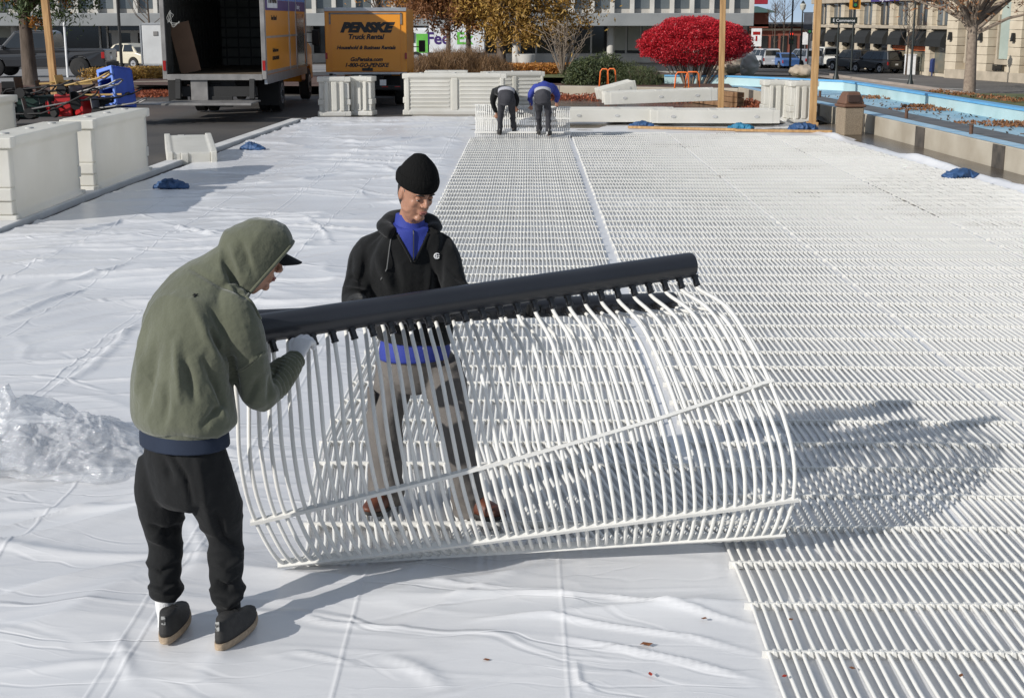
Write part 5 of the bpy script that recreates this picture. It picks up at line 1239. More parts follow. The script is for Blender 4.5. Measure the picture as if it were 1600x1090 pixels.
# --- cars
def car(name, label, cat, loc, rz, col, kind='suv', s=1.0, group=None, side='r'):
    """front towards local +y; origin on the ground under the centre"""
    t = thing(name, label, cat, loc, rz, group)
    pm = mat('paint_' + '_'.join(str(int(c * 255)) for c in col), col, .3, var=.04, vs=1, coat=.5)
    wb, r, hw = {'suv': (1.45, .38, .97), 'pickup': (1.85, .42, 1.0), 'sedan': (1.35, .32, .9), 'van': (1.45, .34, .95), 'beetle': (1.22, .32, .86)}[kind]
    top = {'suv': [(-2.45, .45), (-2.48, 1.02), (-2.35, 1.12), (1.05, 1.12), (2.2, 1.02), (2.42, .85), (2.45, .42)],
           'pickup': [(-2.95, .55), (-2.97, 1.12), (-2.92, 1.18), (1.35, 1.20), (2.7, 1.13), (2.9, .95), (2.92, .5)],
           'sedan': [(-2.3, .35), (-2.35, .85), (-2.2, .95), (.95, .95), (2.1, .78), (2.32, .6), (2.32, .3)],
           'van': [(-2.3, .4), (-2.33, 1.0), (-2.25, 1.08), (1.3, 1.08), (2.15, .92), (2.35, .7), (2.36, .38)],
           'beetle': [(-2.0, .4), (-2.03, .62), (-1.85, .85), (-1.4, .98), (1.0, .98), (1.7, .82), (2.0, .55), (2.0, .38)]}[kind]
    def arch(cx): return [(cx + (r + .07) * math.cos(a), r + (r + .07) * math.sin(a)) for a in [math.pi * k / 10 * -1 + 0 for k in range(0, -11, -1)]]
    zb = top[-1][1] - .06
    low = []
    for cx in (wb, -wb):
        low += [(cx + (r + .07) * math.cos(math.pi * k / 10), max(zb, r + (r + .07) * math.sin(math.pi * k / 10))) for k in range(0, 11)]
    outl = top + [(top[-1][0] - .02, zb)] + low + [(top[0][0] + .02, zb)]
    seen = []; [seen.append(p) for p in outl if p not in seen]
    b = MB(); b.prism(seen, -hw, hw, 'x', lambda a, z: (1 - .05 * max(0, abs(a) - 1.6)) * (1 - .03 * max(0, .7 - z))); obj('body', b, pm, t, bevel=.05)
    cab = {'suv': [(-2.38, 1.10), (-2.15, 1.80), (-1.8, 1.86), (.1, 1.86), (.35, 1.80), (1.15, 1.10)], 'pickup': [(-.75, 1.15), (-.6, 1.90), (-.4, 1.97), (.75, 1.97), (.95, 1.92), (1.65, 1.18)],
           'sedan': [(-1.75, .93), (-1.1, 1.38), (-.8, 1.44), (.1, 1.44), (.35, 1.38), (1.1, .93)], 'van': [(-2.28, 1.05), (-2.1, 1.72), (-1.9, 1.78), (.4, 1.78), (.6, 1.72), (1.45, 1.05)],
           'beetle': [(-1.5, .96), (-1.15, 1.32), (-.7, 1.50), (0, 1.52), (.4, 1.42), (.9, .96)]}[kind]
    zc0, zc1 = cab[0][1], max(c[1] for c in cab); wf = lambda a, z: .955 - .17 * (z - zc0) / (zc1 - zc0)
    b = MB(); b.prism(cab, -hw, hw, 'x', wf); obj('cabin', b, pm, t, bevel=.06)
    # windows
    def inset(f0, f1, zlo=.12, zhi=.86):
        h = zc1 - zc0; y0, y1 = cab[0][0], cab[-1][0]
        def xa(z, rear):
            k = (z - zc0) / h
            e = cab[1] if rear else cab[-2]; b0 = cab[0] if rear else cab[-1]
            return b0[0] + (e[0] - b0[0]) * min(1, (z - zc0) / (e[1] - zc0))
        zl, zh = zc0 + h * zlo, zc0 + h * zhi; out = []
        for z, f in ((zl, f0), (zl, f1), (zh, f1), (zh, f0)): a_, c_ = xa(z, True) + .10, xa(z, False) - .14; out.append((a_ + (c_ - a_) * f, z))
        return out
    parts = {'suv': [(.02, .27), (.30, .62), (.65, .98)], 'van': [(.02, .3), (.33, .65), (.68, .98)], 'pickup': [(.02, .45), (.48, .98)], 'sedan': [(.02, .5), (.53, .98)], 'beetle': [(.05, .45), (.5, .95)]}[kind]
    for f0, f1 in parts:
        for s_ in (-1, 1):
            q = inset(f0, f1); vs = [V((s_ * (hw * wf(0, z) + .012), y, z)) for y, z in q] + [V((s_ * (hw * wf(0, z) - .03), y, z)) for y, z in q]
            obj('side_window', MB().add(vs, [(0, 1, 2, 3), (7, 6, 5, 4), (0, 4, 5, 1), (1, 5, 6, 2), (2, 6, 7, 3), (3, 7, 4, 0)]), glass, t)
    for (p, q, nm, sg) in ((cab[0], cab[1], 'rear_window', -1), (cab[-1], cab[-2], 'windscreen', 1)):
        vs = []
        for off in (.012, -.03):
            for k, sx in ((.15, -1), (.15, 1), (.88, 1), (.88, -1)):
                y = p[0] + (q[0] - p[0]) * k; z = p[1] + (q[1] - p[1]) * k; vs.append(V((sx * hw * wf(0, z) * .86, y + sg * off, z + off * .5)))
        obj(nm, MB().add(vs, [(0, 1, 2, 3), (7, 6, 5, 4), (0, 4, 5, 1), (1, 5, 6, 2), (2, 6, 7, 3), (3, 7, 4, 0)]), glass, t)
    for sx in (-1, 1):
        for sy in (-1, 1):
            wheel(t, V((sx * (hw - .10), sy * wb, r)), r, .22, rimm=dkst if kind == 'pickup' and col[0] < .1 else None)
        yb = top[0][0]; obj('tail_light', MB().bx(sx * hw * .93 - .07, sx * hw * .93 + .03, yb - .02, yb + .12, top[1][1] - .32, top[1][1] - .05), redlt, t, bevel=.01)
        yf = top[-1][0]; obj('headlight', MB().bx(sx * hw * .80 - .12, sx * hw * .80 + .1, yf - .16, yf - .03, top[-1][1] + .2, top[-1][1] + .38), rim, t, bevel=.02)
        obj('mirror', MB().box((sx * (hw + .09), cab[-1][0] - .25, zc0 + .12), (.18, .12, .16)), pm, t, bevel=.03)
        obj('door_handle', MB().box((sx * (hw + .005), .1, zc0 - .16), (.03, .18, .04)), pm, t)
    obj('rear_bumper', MB().bx(-hw * .92, hw * .92, top[0][0] - .10, top[0][0] + .04, zb + .02, zb + .2), dkst if kind in ('suv', 'pickup') else pm, t, bevel=.03)
    obj('licence_plate', MB().bx(-.16, .16, top[0][0] - .02, top[0][0] - .012 + .0, zb + .32, zb + .46), whitep, t)
    if kind == 'pickup':
        obj('tailgate', MB().bx(-hw * .80, hw * .80, top[0][0] - .015, top[0][0] + .03, zb + .24, 1.15), pm, t, bevel=.01)
        obj('bed_well', MB().bx(-hw * .86, hw * .86, top[0][0] + .1, cab[0][0] - .05, 1.17, 1.195), dkst, t)
        obj('handle', MB().bx(-.12, .12, top[0][0] - .03, top[0][0] - .015, .98, 1.04), dkst, t)
    return t
dk = onz(80, 121); 
car('pickup_truck', 'dark grey crew cab pickup parked side on at the far left behind the tree', 'pickup truck', dk + V((-.6, 1, 0)), R(90), (.018, .019, .022), 'pickup')
car('small_car', 'cream rounded small car parked behind the left pine post', 'car', ont(194, 107) + V((.2, 0, 0)), R(90 - 25), (.55, .50, .38), 'beetle')
# street cars on the right: parked facing away along the kerb
def scar(px, py, col, kind, label, name='parked_car', cat='car', rz=None):
    p = ont(px, py); p.z += .01
    return car(name, label, cat, p, R(rz), col, kind, group='cars parked along the far street')
scar(1368, 114, (.012, .012, .014), 'suv', 'black estate car with its tailgate toward the rink, nearest in the street row', 'suv', 'suv', 30)
scar(1330, 111, (.020, .025, .032), 'suv', 'dark blue grey pickup like car just left of the black estate car', 'suv', 'suv', 26)
scar(1292, 107.5, (.55, .54, .50), 'pickup', 'white pickup truck with a wide tailgate in the street row', 'pickup_truck', 'pickup truck', 24)
scar(1256, 107, (.22, .24, .27), 'van', 'grey minivan parked in the street between the lamp post and the right pine post', 'van', 'van', 15)
scar(1222, 107, (.05, .12, .30), 'sedan', 'blue saloon car parked in the street left of the grey minivan', 'parked_car', 'car', 12)
scar(1192, 106, (.50, .51, .52), 'van', 'white minivan leftmost in the street row beside the boulders', 'van', 'van', 14)
# white trailer on the left
t = thing('utility_trailer', 'small white box trailer parked beside the open truck', 'trailer', onz(245, 117), R(0))
b = MB(); b.bx(-.62, .70, 0, 2.4, .42, 2.28); obj('box', b, mat('trailer_white', (.55, .56, .56), .45, vs=1), t, bevel=.08)
obj('trim', MB().bx(-.66, .74, -.02, .04, 2.20, 2.27).bx(-.66, .74, -.02, .04, .40, .46).bx(-.66, -.60, -.02, .04, .4, 2.2), alu, t)
obj('vent', MB().bx(-.06, .16, -.03, 0, 1.72, 1.92), steel, t, bevel=.03); obj('jack', MB().cyl((-.4, -.05, 0), (-.4, -.05, .42), .03).bx(-.6, .6, .1, .3, .3, .42), dkst, t)
for s_ in (-1, 1): wheel(t, V((s_ * .68 + .04, 1.2, .32)), .32, .18)

# pile of moving equipment: hand trucks, blue crate, red cylinders
red = mat('red_plastic', (.38, .012, .015), .4, vs=6); bluec = mat('blue_crate_plastic', (.03, .08, .42), .4, vs=4); yelb = mat('straw_bar', (.5, .33, .12), .6); gbin = mat('green_metal', (.02, .05, .04), .5)
def D(px, py, Y): return at(px, py, Y)
def dolly(px, py, Y, rz, label, m, L=1.2, tilt=80):
    t = thing('hand_truck', label, 'hand truck', D(px, py, Y), R(rz), 'hand trucks piled beside the blue crate'); t.rotation_euler = (R(tilt), 0, R(rz))
    b = MB()
    for s_ in (-.2, .2): b.tube([V((s_, 0, 0)), V((s_, 0, L * .85)), V((s_ * .7, .06, L)), V((0, .08, L * 1.03))], .02, 8)
    for k in range(4): b.tube([V((-.2, 0, .15 + k * .27)), V((0, .03, .15 + k * .27)), V((.2, 0, .15 + k * .27))], .015, 6)
    obj('frame', b, m, t, smooth='auto'); obj('toe_plate', MB().bx(-.24, .24, .0, .28, 0, .015), m, t)
    for s_ in (-.24, .24): w_ = obj('wheel', MB().cyl((s_ - .03, -.08, .1), (s_ + .03, -.08, .1), .12, 16), rub, t, smooth='auto')
    return t
Yp = 33.5
for i, (px, py, rz, m, L_) in enumerate([(18, 160, 65, dkst, 1.3), (70, 168, 80, steel, 1.2), (60, 148, 95, dkst, 1.3), (120, 150, 70, steel, 1.25), (140, 160, 100, dkst, 1.2), (20, 150, 20, dkst, 1.1), (95, 140, 85, yelb, 1.2)]):
    dolly(px, py - 4, Yp + .3 * (i % 3), rz, ['black hand truck at the left end of the pile', 'grey hand truck low in the front of the pile', 'black hand truck across the middle of the pile', 'grey hand truck on top beside the blue crate', 'black hand truck under the red bins', 'black hand truck standing askew at the far left of the pile', 'straw coloured hand truck frame across the top of the pile'][i], m, L_, 78 + 4 * (i % 3))
for i, (px, py, rz, m, L_, ti) in enumerate([(8, 178, 75, dkst, 1.3, 88), (40, 172, 100, steel, 1.3, 80), (92, 172, 60, dkst, 1.3, 70), (110, 158, 110, dkst, 1.3, 86), (150, 170, 85, steel, 1.2, 82), (30, 140, 88, dkst, 1.25, 84)]):
    dolly(px, py, Yp - .2 - .15 * (i % 2), rz, ['black hand truck low at the left edge of the pile', 'steel hand truck lying flat near the left edge of the pile', 'black hand truck leaning up before the red bins', 'black hand truck crossing above the red bins', 'steel hand truck lying against the blue crate', 'black hand truck highest on the left of the pile'][i], m, L_, ti)
for i, (px, py, h_) in enumerate([(103, 182, .52), (133, 180, .45), (85, 178, .3)]):
    b = MB(); b.box((0, 0, h_ / 2), (.36, .3, h_), taper=(1.15, 1.1)); o = obj('red_bin', b, red, loc=D(px, py, Yp - .1) , bevel=.03, rotz=i); tag(o, ['tallest red plastic bin standing in the equipment pile', 'middle red plastic bin nearest the blue crate', 'low red plastic bin at the left of the red bins'][i], 'bin')
for i, (px, py, sx, sz, m) in enumerate([(150, 182, .95, .42, dkst), (30, 186, .8, .3, dkst), (60, 182, .9, .5, gbin), (128, 162, .7, .22, steel)]):
    b = MB(); b.box((0, 0, sz / 2), (sx, .5, sz)); 
    for k in (-1, 1): b.box((0, k * .26, sz - .03), (sx + .04, .03, .04))
    o = obj('equipment_case', b, m, loc=D(px, py, Yp + .3), bevel=.02, rotz=.1 * i); tag(o, ['black equipment case below the blue crate', 'low black equipment case at the left of the pile', 'dark green equipment case in the middle of the pile', 'grey equipment case high in the pile'][i], 'case')
for i, (px, py, dx) in enumerate([(150, 149, 1.15), (78, 131, .5), (95, 128, .5), (128, 132, .45)]):
    o = obj('wooden_bar', MB().bar((-dx / 2, 0, 0), (dx / 2, .1, .02), .06, .04), yelb, loc=D(px, py, Yp - .1)); tag(o, ['longest pale wooden bar lying across the equipment pile', 'short pale bar at the top left of the pile', 'short pale bar second from left on the pile', 'short pale bar nearest the blue crate'][i], 'bar')
t = thing('plastic_crate', 'bright blue slotted plastic crate tipped on the equipment pile', 'crate', D(172, 168, Yp), 0); t.rotation_euler = (R(-8), R(-14), R(-28)); t.scale = (.92, 1.0, 1.3)
b = MB()
for z in (0, .17, .34, .51, .66): b.bx(-.27, .27, -.03, .03, z, z + .07)
b.bx(-.27, -.20, -.032, .032, .002, .728); b.bx(.20, .27, -.032, .032, .002, .728); obj('front_grid', b, mat('pale_blue_plastic', (.12, .22, .62), .4), t, bevel=.012)
obj('shell', MB().bx(-.26, .27, .035, .62, .0, .03).bx(-.26, .27, .60, .63, .03, .70).bx(-.26, -.23, .035, .6, .03, .70).bx(.24, .27, .035, .6, .03, .70).bx(-.26, .27, .035, .60, .70, .73), bluec, t, bevel=.01)

# ================================================================== BUILDINGS
bstone = mat('pale_panel', (.36, .34, .31), .8, vs=.6, col2=(.46, .44, .40)); fins = mat('white_fin', (.50, .48, .44), .7, vs=1)
winm = mat('grey_window', (.06, .07, .075), .12, vs=.4, spec=.6, col2=(.12, .135, .14)); darkw = mat('dark_window', (.012, .013, .014), .1, vs=.5, spec=.6, col2=(.03, .032, .033))
fasc = mat('canopy_concrete', (.20, .21, .215), .8, vs=.5, col2=(.27, .28, .28)); curt = mat('curtain', (.36, .36, .31), .9, vs=.8, col2=(.44, .44, .38))
Yb = 112.0
def bz(py, Y=Yb): return at(800, py, Y).z
def bxx(px, py=60, Y=Yb): return at(px, py, Y).x
zg = terrain(0, Yb); zs0, zc0_, zc1_ = bz(41), bz(34), bz(21)
mb_ = thing('office_building', 'long pale office building with white fins over a canopy and dark glass below', 'building', (bxx(600), Yb, zg), 0)
xl, xr = bxx(-120), bxx(1172)
obj('wall', MB().bx(xl, xr, Yb + 3.0, Yb + 7, zg - 1, 7.6), bstone, mb_, world=True)
obj('upper_storey', MB().bx(xl, xr, Yb + .0, Yb + 3.0, zc1_ + .002, 7.7), bstone, mb_, world=True)
obj('canopy', MB().bx(xl, xr, Yb - 1.6, Yb + 3.0, zs0, zc1_), fasc, mb_, world=True, bevel=.05)
nf = 42
for k in range(nf + 1):
    x = xl + (xr - xl) * k / nf
    obj('fin', MB().bx(x - .16, x + .16, Yb - .45, Yb, zc1_ + .004, 7.5), fins, mb_, world=True)
    if k < nf: obj('window', MB().bx(x + .18, x + (xr - xl) / nf - .18, Yb - .04, Yb + .0, zc1_ + .35, 7.1), winm, mb_, world=True)
xw = [bxx(p) for p in (-100, 30, 140, 152, 205, 225, 300, 480, 620, 660, 720, 780, 812, 838, 868, 897, 926, 955, 982, 1005, 1040, 1080, 1120, 1165)]
for a, c in zip(xw[:-1], xw[1:]):
    obj('shop_window', MB().bx(a + .08, c - .08, Yb + 2.85, Yb + 2.99, zg + .75, zs0), darkw, mb_, world=True)
    obj('mullion', MB().bx(c - .07, c + .07, Yb + 2.7, Yb + 2.84, zg, zs0), fins, mb_, world=True)
obj('sill_wall', MB().bx(xl, xr, Yb + 2.5, Yb + 2.69, zg, zg + .7), fins, mb_, world=True)
for px in (806, 955, 1090, 640, 480, 20, 222): obj('column', MB().cyl((bxx(px), Yb + .6, zg), (bxx(px), Yb + .6, zs0), .30, 16), fins, mb_, world=True, smooth='auto')
for a, c, zt in ((962, 984, 80), (985, 1003, 80), (1008, 1030, 80), (-20, 50, 60)): obj('curtain', MB().bx(bxx(a), bxx(c), Yb + 2.70, Yb + 2.74, bz(zt), zs0 - .02), curt, mb_, world=True)
dr_ = obj('entrance_door', MB().bx(bxx(160), bxx(172), Yb + 2.5, Yb + 2.6, zg, zg + 2.3).bx(bxx(190), bxx(202), Yb + 2.5, Yb + 2.6, zg, zg + 2.3).bx(bxx(156), bxx(206), Yb + 2.45, Yb + 2.6, zg + 2.3, zg + 2.5), fins, mb_, world=True)
pl_ = MB(); pl_.tube([V((0, 0, 0)), V((0, 0, .75)), V((0, 0, .8))], [.55, .68, .66], 18); o = obj('planter', pl_, bstone, loc=ont(822, 103) + V((0, 0, 0)), smooth='auto'); tag(o, 'round concrete planter by the office building, left of the bare shrub', 'planter')
o = obj('planter', pl_, bstone, loc=ont(1013, 104), smooth='auto'); tag(o, 'round concrete planter just left of the red bush', 'planter')

# ornate stone building on the right
stone = mat('limestone', (.42, .36, .27), .85, vs=.8, bump=.01, bs=3, col2=(.56, .49, .38)); stoned = mat('limestone_worn', (.30, .26, .20), .9, vs=1.5, bump=.01, bs=4, col2=(.42, .36, .28))
awn = mat('black_awning', (.012, .013, .013), .8, vs=3)
A = ont(1268, 101); Bp = ont(1478, 122); Bp2 = ont(1478, 119)
A.z = Bp.z = terrain(Bp.x, Bp.y)
dirA = V((Bp.x - A.x, Bp.y - A.y, 0)); LA = dirA.length; dirA.normalize(); azA = math.atan2(dirA.y, dirA.x)
hb1 = thing('corner_building', 'ornate limestone building with black awnings over a row of shop bays', 'building', (A.x, A.y, A.z), azA)
H1 = 11.0; BX = lambda a, c, y0, y1, z0, z1: MB().bx(a, c, y0, y1, z0, z1)
obj('wall', BX(-.5, LA, .5, 14, 0, H1 + 1.5), stone, hb1)
nb = 8; bw_ = LA / nb
for k in range(nb + 1):
    x = k * bw_; b = MB()
    for j in range(10): b.box((x, .32, j * .58 + .29), (bw_ * .22 + (.06 if j % 2 else 0), .5, .575))
    obj('pillar', b, stone, hb1, bevel=.03)
    if k < nb:
        obj('shop_window', BX(x + bw_ * .16, x + bw_ * .84, .42, .49, .3, 2.6), darkw if k < 5 else mat('shop_glass', (.10, .12, .11), .15, vs=1, col2=(.22, .18, .12)), hb1)
        aw = MB(); aw.prism([(-.45, 2.35), (-.38, 2.9), (-.1, 3.4), (.49, 3.6), (.49, 2.35)], x + bw_ * .13, x + bw_ * .87, 'x'); obj('awning', aw, awn, hb1)
        obj('upper_window', BX(x + bw_ * .18, x + bw_ * .82, .42, .49, 4.0, 5.9), winm if k % 2 else darkw, hb1)
        obj('transom', BX(x + bw_ * .47, x + bw_ * .53, .36, .418, 4.0, 5.9), stoned, hb1)
obj('cornice', BX(-.3, LA, -.25, .5, 5.95, 6.5), stoned, hb1, bevel=.06)
obj('string_course', BX(-.3, LA, .0, .51, 3.68, 3.95), stoned, hb1, bevel=.04)
obj('orange_sign', BX(LA * .60, LA * .86, .20, .28, 1.95, 2.3), mat('orange_sign', (.65, .14, .03), .6), hb1)
lettering('Fargo Band', .55, (LA * .60, -.30, 6.02), 0, whitep, hb1, name='lettering')
obj('sign_board', BX(LA * .50, LA * .70, -.29, -.252, 5.97, 6.48), purp, hb1)
C2 = ont(1700, 138); C2.z = Bp.z
C1 = V((Bp.x, Bp.y, Bp.z)); dB = V((C2.x - C1.x, C2.y - C1.y, 0)); LB = dB.length; azB = math.atan2(dB.y, dB.x)
hb2 = thing('corner_building', 'taller limestone building with arched windows at the right edge behind the bench', 'building', C1, azB)
obj('wall', BX(0, LB, .8, 14, 0, 12.4), stone, hb2)
for k in range(5):
    x = LB * (k + .0) / 4.2; b = MB()
    for j in range(14): b.box((x + .5, .40, j * .62 + .31), (1.5 + (.0 if j % 2 else .06), .9, .60))
    obj('pilaster', b, stone, hb2, bevel=.03)
    if k < 4:
        xm = x + LB / 8.4 + .5; wv = .9
        pts = [(xm - wv, 1.6), (xm + wv, 1.6), (xm + wv, 4.8)] + [(xm + wv * math.cos(a), 4.8 + wv * math.sin(a)) for a in [math.pi * q / 8 for q in range(1, 8)]] + [(xm - wv, 4.8)]
        obj('arched_window', MB().prism([(p[0], p[1]) for p in pts], .70, .79, 'y'), mat('pale_glass', (.25, .30, .27), .2, vs=.6, col2=(.36, .42, .38)) if k != 0 else darkw, hb2)
        obj('window_surround', MB().bx(xm - wv - .2, xm - wv, .55, .79, 1.3, 4.8).bx(xm + wv, xm + wv + .2, .55, .79, 1.3, 4.8).bx(xm - wv - .2, xm + wv + .2, .5, .79, 1.2, 1.55), stoned, hb2)
        obj('wall_lantern', MB().box((x + .5, -.2, 3.2), (.3, .3, .6), taper=(.6, .6)), dkst, hb2)
obj('plinth', BX(0, LB, -.15, .79, 0, .7), stoned, hb2, bevel=.03); obj('cornice', BX(0, LB, -.3, .79, 8.2, 8.8), stoned, hb2, bevel=.05)
# red brick building far centre right with green roof
brick = mat('red_brick', (.16, .045, .03), .9, vs=1.5, col2=(.24, .075, .05)); grf = mat('green_roof', (.05, .10, .085), .6, vs=2)
P0 = at(1150, 108, 165); zt = P0.z
rbk = thing('brick_building', 'red brick building with a green hipped roof and glazed ground floor in the far distance', 'building', (P0.x, 165, -2), 0)
def BW(a, c, t_, b__, y0=0, y1=10): 
    return MB().bx(at(a, 50, 165).x, at(c, 50, 165).x, 165 + y0, 165 + y1, at(1200, b__, 165).z, at(1200, t_, 165).z)
obj('wall', BW(1150, 1265, 42, 112), brick, rbk, world=True); obj('tower', BW(1156, 1198, 16, 44, -1, 8), brick, rbk, world=True)
x0, x1 = at(1148, 50, 164).x, at(1212, 50, 164).x; za, zb_ = at(1200, 20, 164).z, at(1200, 10, 164).z
g = MB(); g.add([(x0, 162, za), (x1, 162, za), (x1, 176, za), (x0, 176, za), (x0 + 2, 165, zb_), (x1 - 2, 165, zb_), (x1 - 2, 173, zb_), (x0 + 2, 173, zb_)], [(0, 1, 5, 4), (1, 2, 6, 5), (2, 3, 7, 6), (3, 0, 4, 7), (4, 5, 6, 7), (3, 2, 1, 0)]); obj('roof', g, grf, rbk, world=True)
obj('stone_band', BW(1150, 1265, 45, 48, -.3, 0), stone, rbk, world=True)
for k in range(7): a = 1160 + k * 15; obj('window', BW(a, a + 10, 56, 82, -.1, -.01), darkw, rbk, world=True)
obj('flat_roof', BW(1150, 1265, 38, 42, -1, 11), blackp, rbk, world=True)
# ================================================================== STREET FURNITURE
def lamp(p, h, label, banner=False, globe=True, group='dark green street lamp posts'):
    t = thing('street_lamp', label, 'street lamp', p, 0, group)
    m = mat('lamp_black', (.012, .018, .018), .5)
    obj('pole', MB().tube([V((0, 0, 0)), V((0, 0, .15)), V((0, 0, .5)), V((0, 0, .9)), V((0, 0, h))], [.26, .24, .13, .085, .06], 14), m, t, smooth='auto')
    if globe: obj('lantern', MB().tube([V((0, 0, h)), V((0, 0, h + .15)), V((0, 0, h + .5)), V((0, 0, h + .65))], [.08, .22, .28, .10], 14), mat('lamp_glass', (.5, .5, .45), .3), t, smooth='auto'); obj('finial', MB().tube([V((0, 0, h + .6)), V((0, 0, h + .85))], [.2, .03], 10), m, t)
    if banner: obj('banner', MB().bx(.12, .9, -.02, .02, h - 1.6, h - .2), banner, t); obj('banner_arm', MB().bx(0, .95, -.02, .02, h - .19, h - .14).bx(0, .95, -.02, .02, h - 1.67, h - 1.62), m, t)
    return t
pl = ont(1422, 136); lamp(pl, 6.5, 'dark lamp post on the grass verge in front of the awnings')
lamp(ont(1306, 125), 4.6, 'dark lamp post carrying a street name sign in front of the cars', globe=False)
ns = ont(1306, 125); sg = thing('street_sign', 'black street name plate with white words on a post before the cars', 'sign', ns + V((.35, -.12, 4.15)))
obj('plate', MB().bx(-1.0, 1.0, -.02, .02, 0, .45), mat('sign_dark', (.008, .014, .012), .5), sg); lettering('E Commerce', .31, (0, -.024, .12), 0, whitep, sg, ext=.002)
lamp(ont(1250, 112), 5.2, 'dark lamp post with globe and banner beside the traffic light', banner=mat('banner_grey', (.08, .09, .11), .7))
# traffic signals
def signal(p, label, z, lit):
    t = thing('traffic_light', label, 'traffic light', p, 0, 'traffic lights at the far crossing')
    obj('housing', MB().bx(-.2, .2, -.15, .15, 0, 1.1), blackp, t, bevel=.04)
    for k, c in enumerate([(.5, .02, .01), (.25, .12, .01), (.02, .16, .05)]):
        m = mat('lens%d' % k, c, .4); 
        if k == 0 and lit: m = mat('lens_lit', c, .4); m.node_tree.nodes['Principled BSDF'].inputs['Emission Color'].default_value = (1, .05, .02, 1); m.node_tree.nodes['Principled BSDF'].inputs['Emission Strength'].default_value = 1.2
        obj('lens', MB().cyl((0, -.17, .9 - k * .35), (0, -.14, .9 - k * .35), .13, 14), m, t)
    obj('pole', MB().cyl((0, .2, -z), (0, .2, 1.4), .07, 10), mat('lamp_black', (0, 0, 0)), t)
    return t
pz = ont(1234, 111); signal(pz + V((0, 0, 2.3)), 'traffic light with a lit red lamp in front of the brick building', 2.3, True)
pz = ont(1262, 109); signal(pz + V((0, 0, 3.2)), 'dark traffic light beside the banner lamp post', 3.2, False)
hs_ = ont(1330, 118); t = signal(V((hs_.x, hs_.y, at(1330, 12, hs_.y).z)), 'hanging yellow rimmed traffic light above the street at the top of the picture', 5.0, False)
obj('backplate', MB().bx(-.45, .45, .0, .03, -.15, 1.25), mat('signal_yellow', (.6, .25, .02), .5), t)
# pole with red and silver sign at the top right of the office building
pt = ont(1158, 108); t = thing('shop_sign', 'red roadside sign panel on a dark pole above the red bush', 'sign', pt, 0)
zt0, zt1 = at(1150, 7, pt.y).z - pt.z, at(1150, -12, pt.y).z - pt.z
obj('pole', MB().cyl((.4, 0, 0), (.4, 0, zt1), .22, 12), dkst, t, smooth='auto'); obj('panel', MB().bx(-1.3, 2.2, -.2, .2, zt0, zt1), mat('sign_red', (.28, .015, .03), .5), t, bevel=.05)
obj('round_emblem', MB().cyl((-.9, -.3, zt0 - .9), (-.9, .1, zt0 - .9), .75, 20), alu, t, smooth='auto'); obj('red_cap', MB().cyl((-1.3, -.34, zt0 - .1), (-1.3, .1, zt0 - .1), .4, 16), red, t)
# bench, post box, litter bin on the far pavement
bp = ont(1549, 124) + V((-.8, -3.0, .25)); t = thing('park_bench', 'dark slatted bench against the limestone wall at the right edge', 'bench', bp, azB)
b = MB()
for k in range(5): b.bx(-.9, .9, -.45 + k * .09, -.38 + k * .09, .43, .46)
obj('seat', b, dkst, t); b = MB()
for k in range(5): b.bx(-.9, .9, .02, .05, .52 + k * .09, .59 + k * .09)
obj('backrest', b, dkst, t)
for s_ in (-.85, .85): obj('leg', MB().bx(s_ - .03, s_ + .03, -.45, -.40, 0, .62).bx(s_ - .03, s_ + .03, .0, .05, 0, .95).bx(s_ - .03, s_ + .03, -.45, .05, .60, .65), dkst, t)
mbp = ont(1457, 119); t = thing('post_box', 'dark blue post box on legs by the doorway', 'post box', mbp, azB); bm2 = mat('post_blue', (.02, .035, .12), .5)
obj('box_body', MB().bx(-.35, .35, -.3, .3, .35, 1.1).prism([(-.3 + 0, 1.1), (.3, 1.1), (.26, 1.3), (.12, 1.4), (-.12, 1.4), (-.26, 1.3)], -.35, .35, 'x'), bm2, t)
for sx in (-.3, .3):
    for sy in (-.25, .25): obj('leg', MB().bx(sx - .04, sx + .04, sy - .04, sy + .04, 0, .36), bm2, t)
o = obj('utility_cabinet', MB().box((0, 0, .8), (.8, .6, 1.6)).box((0, 0, 1.63), (.9, .7, .07)), whitep, loc=ont(1421, 117), bevel=.03); tag(o, 'white cabinet on the far pavement behind the lamp post', 'cabinet')
t = ont(1436, 117); o = obj('bike_rack', MB().tube([t + V((-.3, 0, 0)), t + V((-.3, 0, .8)), t + V((0, 0, 1.0)), t + V((.3, 0, .8)), t + V((.3, 0, 0))], .03, 8), steel, smooth=True); tag(o, 'steel hoop bike rack left of the post box', 'bike rack')
sp = ont(1180, 104); t = thing('road_sign', 'white and red street sign left of the parked white minivan', 'sign', sp, 0); obj('pole', MB().cyl((0, 0, 0), (0, 0, 3.0), .04, 8), steel, t); obj('plate', MB().bx(-.5, .5, -.06, -.02, 1.9, 3.6), whitep, t); obj('symbol', MB().bx(-.35, .35, -.08, -.065, 3.0, 3.3).bx(-.08, .08, -.08, -.065, 2.4, 2.9), redlt, t)
sp = ont(1256, 108); t = thing('road_sign', 'small white notice on the pole by the traffic lights', 'sign', sp, 0); obj('pole', MB().cyl((0, 0, 0), (0, 0, 3.4), .04, 8), steel, t); obj('plate', MB().bx(-.25, .25, -.06, -.02, 2.2, 3.3), whitep, t)
for px, py, h in ((191, 118, 6), (1234, 118, 7)):
    o = obj('sign_post', MB().cyl((0, 0, 0), (0, 0, h), .07, 10), blackp, loc=ont(px, py)); tag(o, 'thin dark post in front of the office entrance' if px < 500 else 'thin dark post beside the grey minivan', 'post')
o = obj('sapling_stake', MB().cyl((0, 0, 0), (0, 0, 2.4), .05, 8), whitep, loc=onz(106, 121)); tag(o, 'thin white stake in front of the dark grey pickup', 'stake')
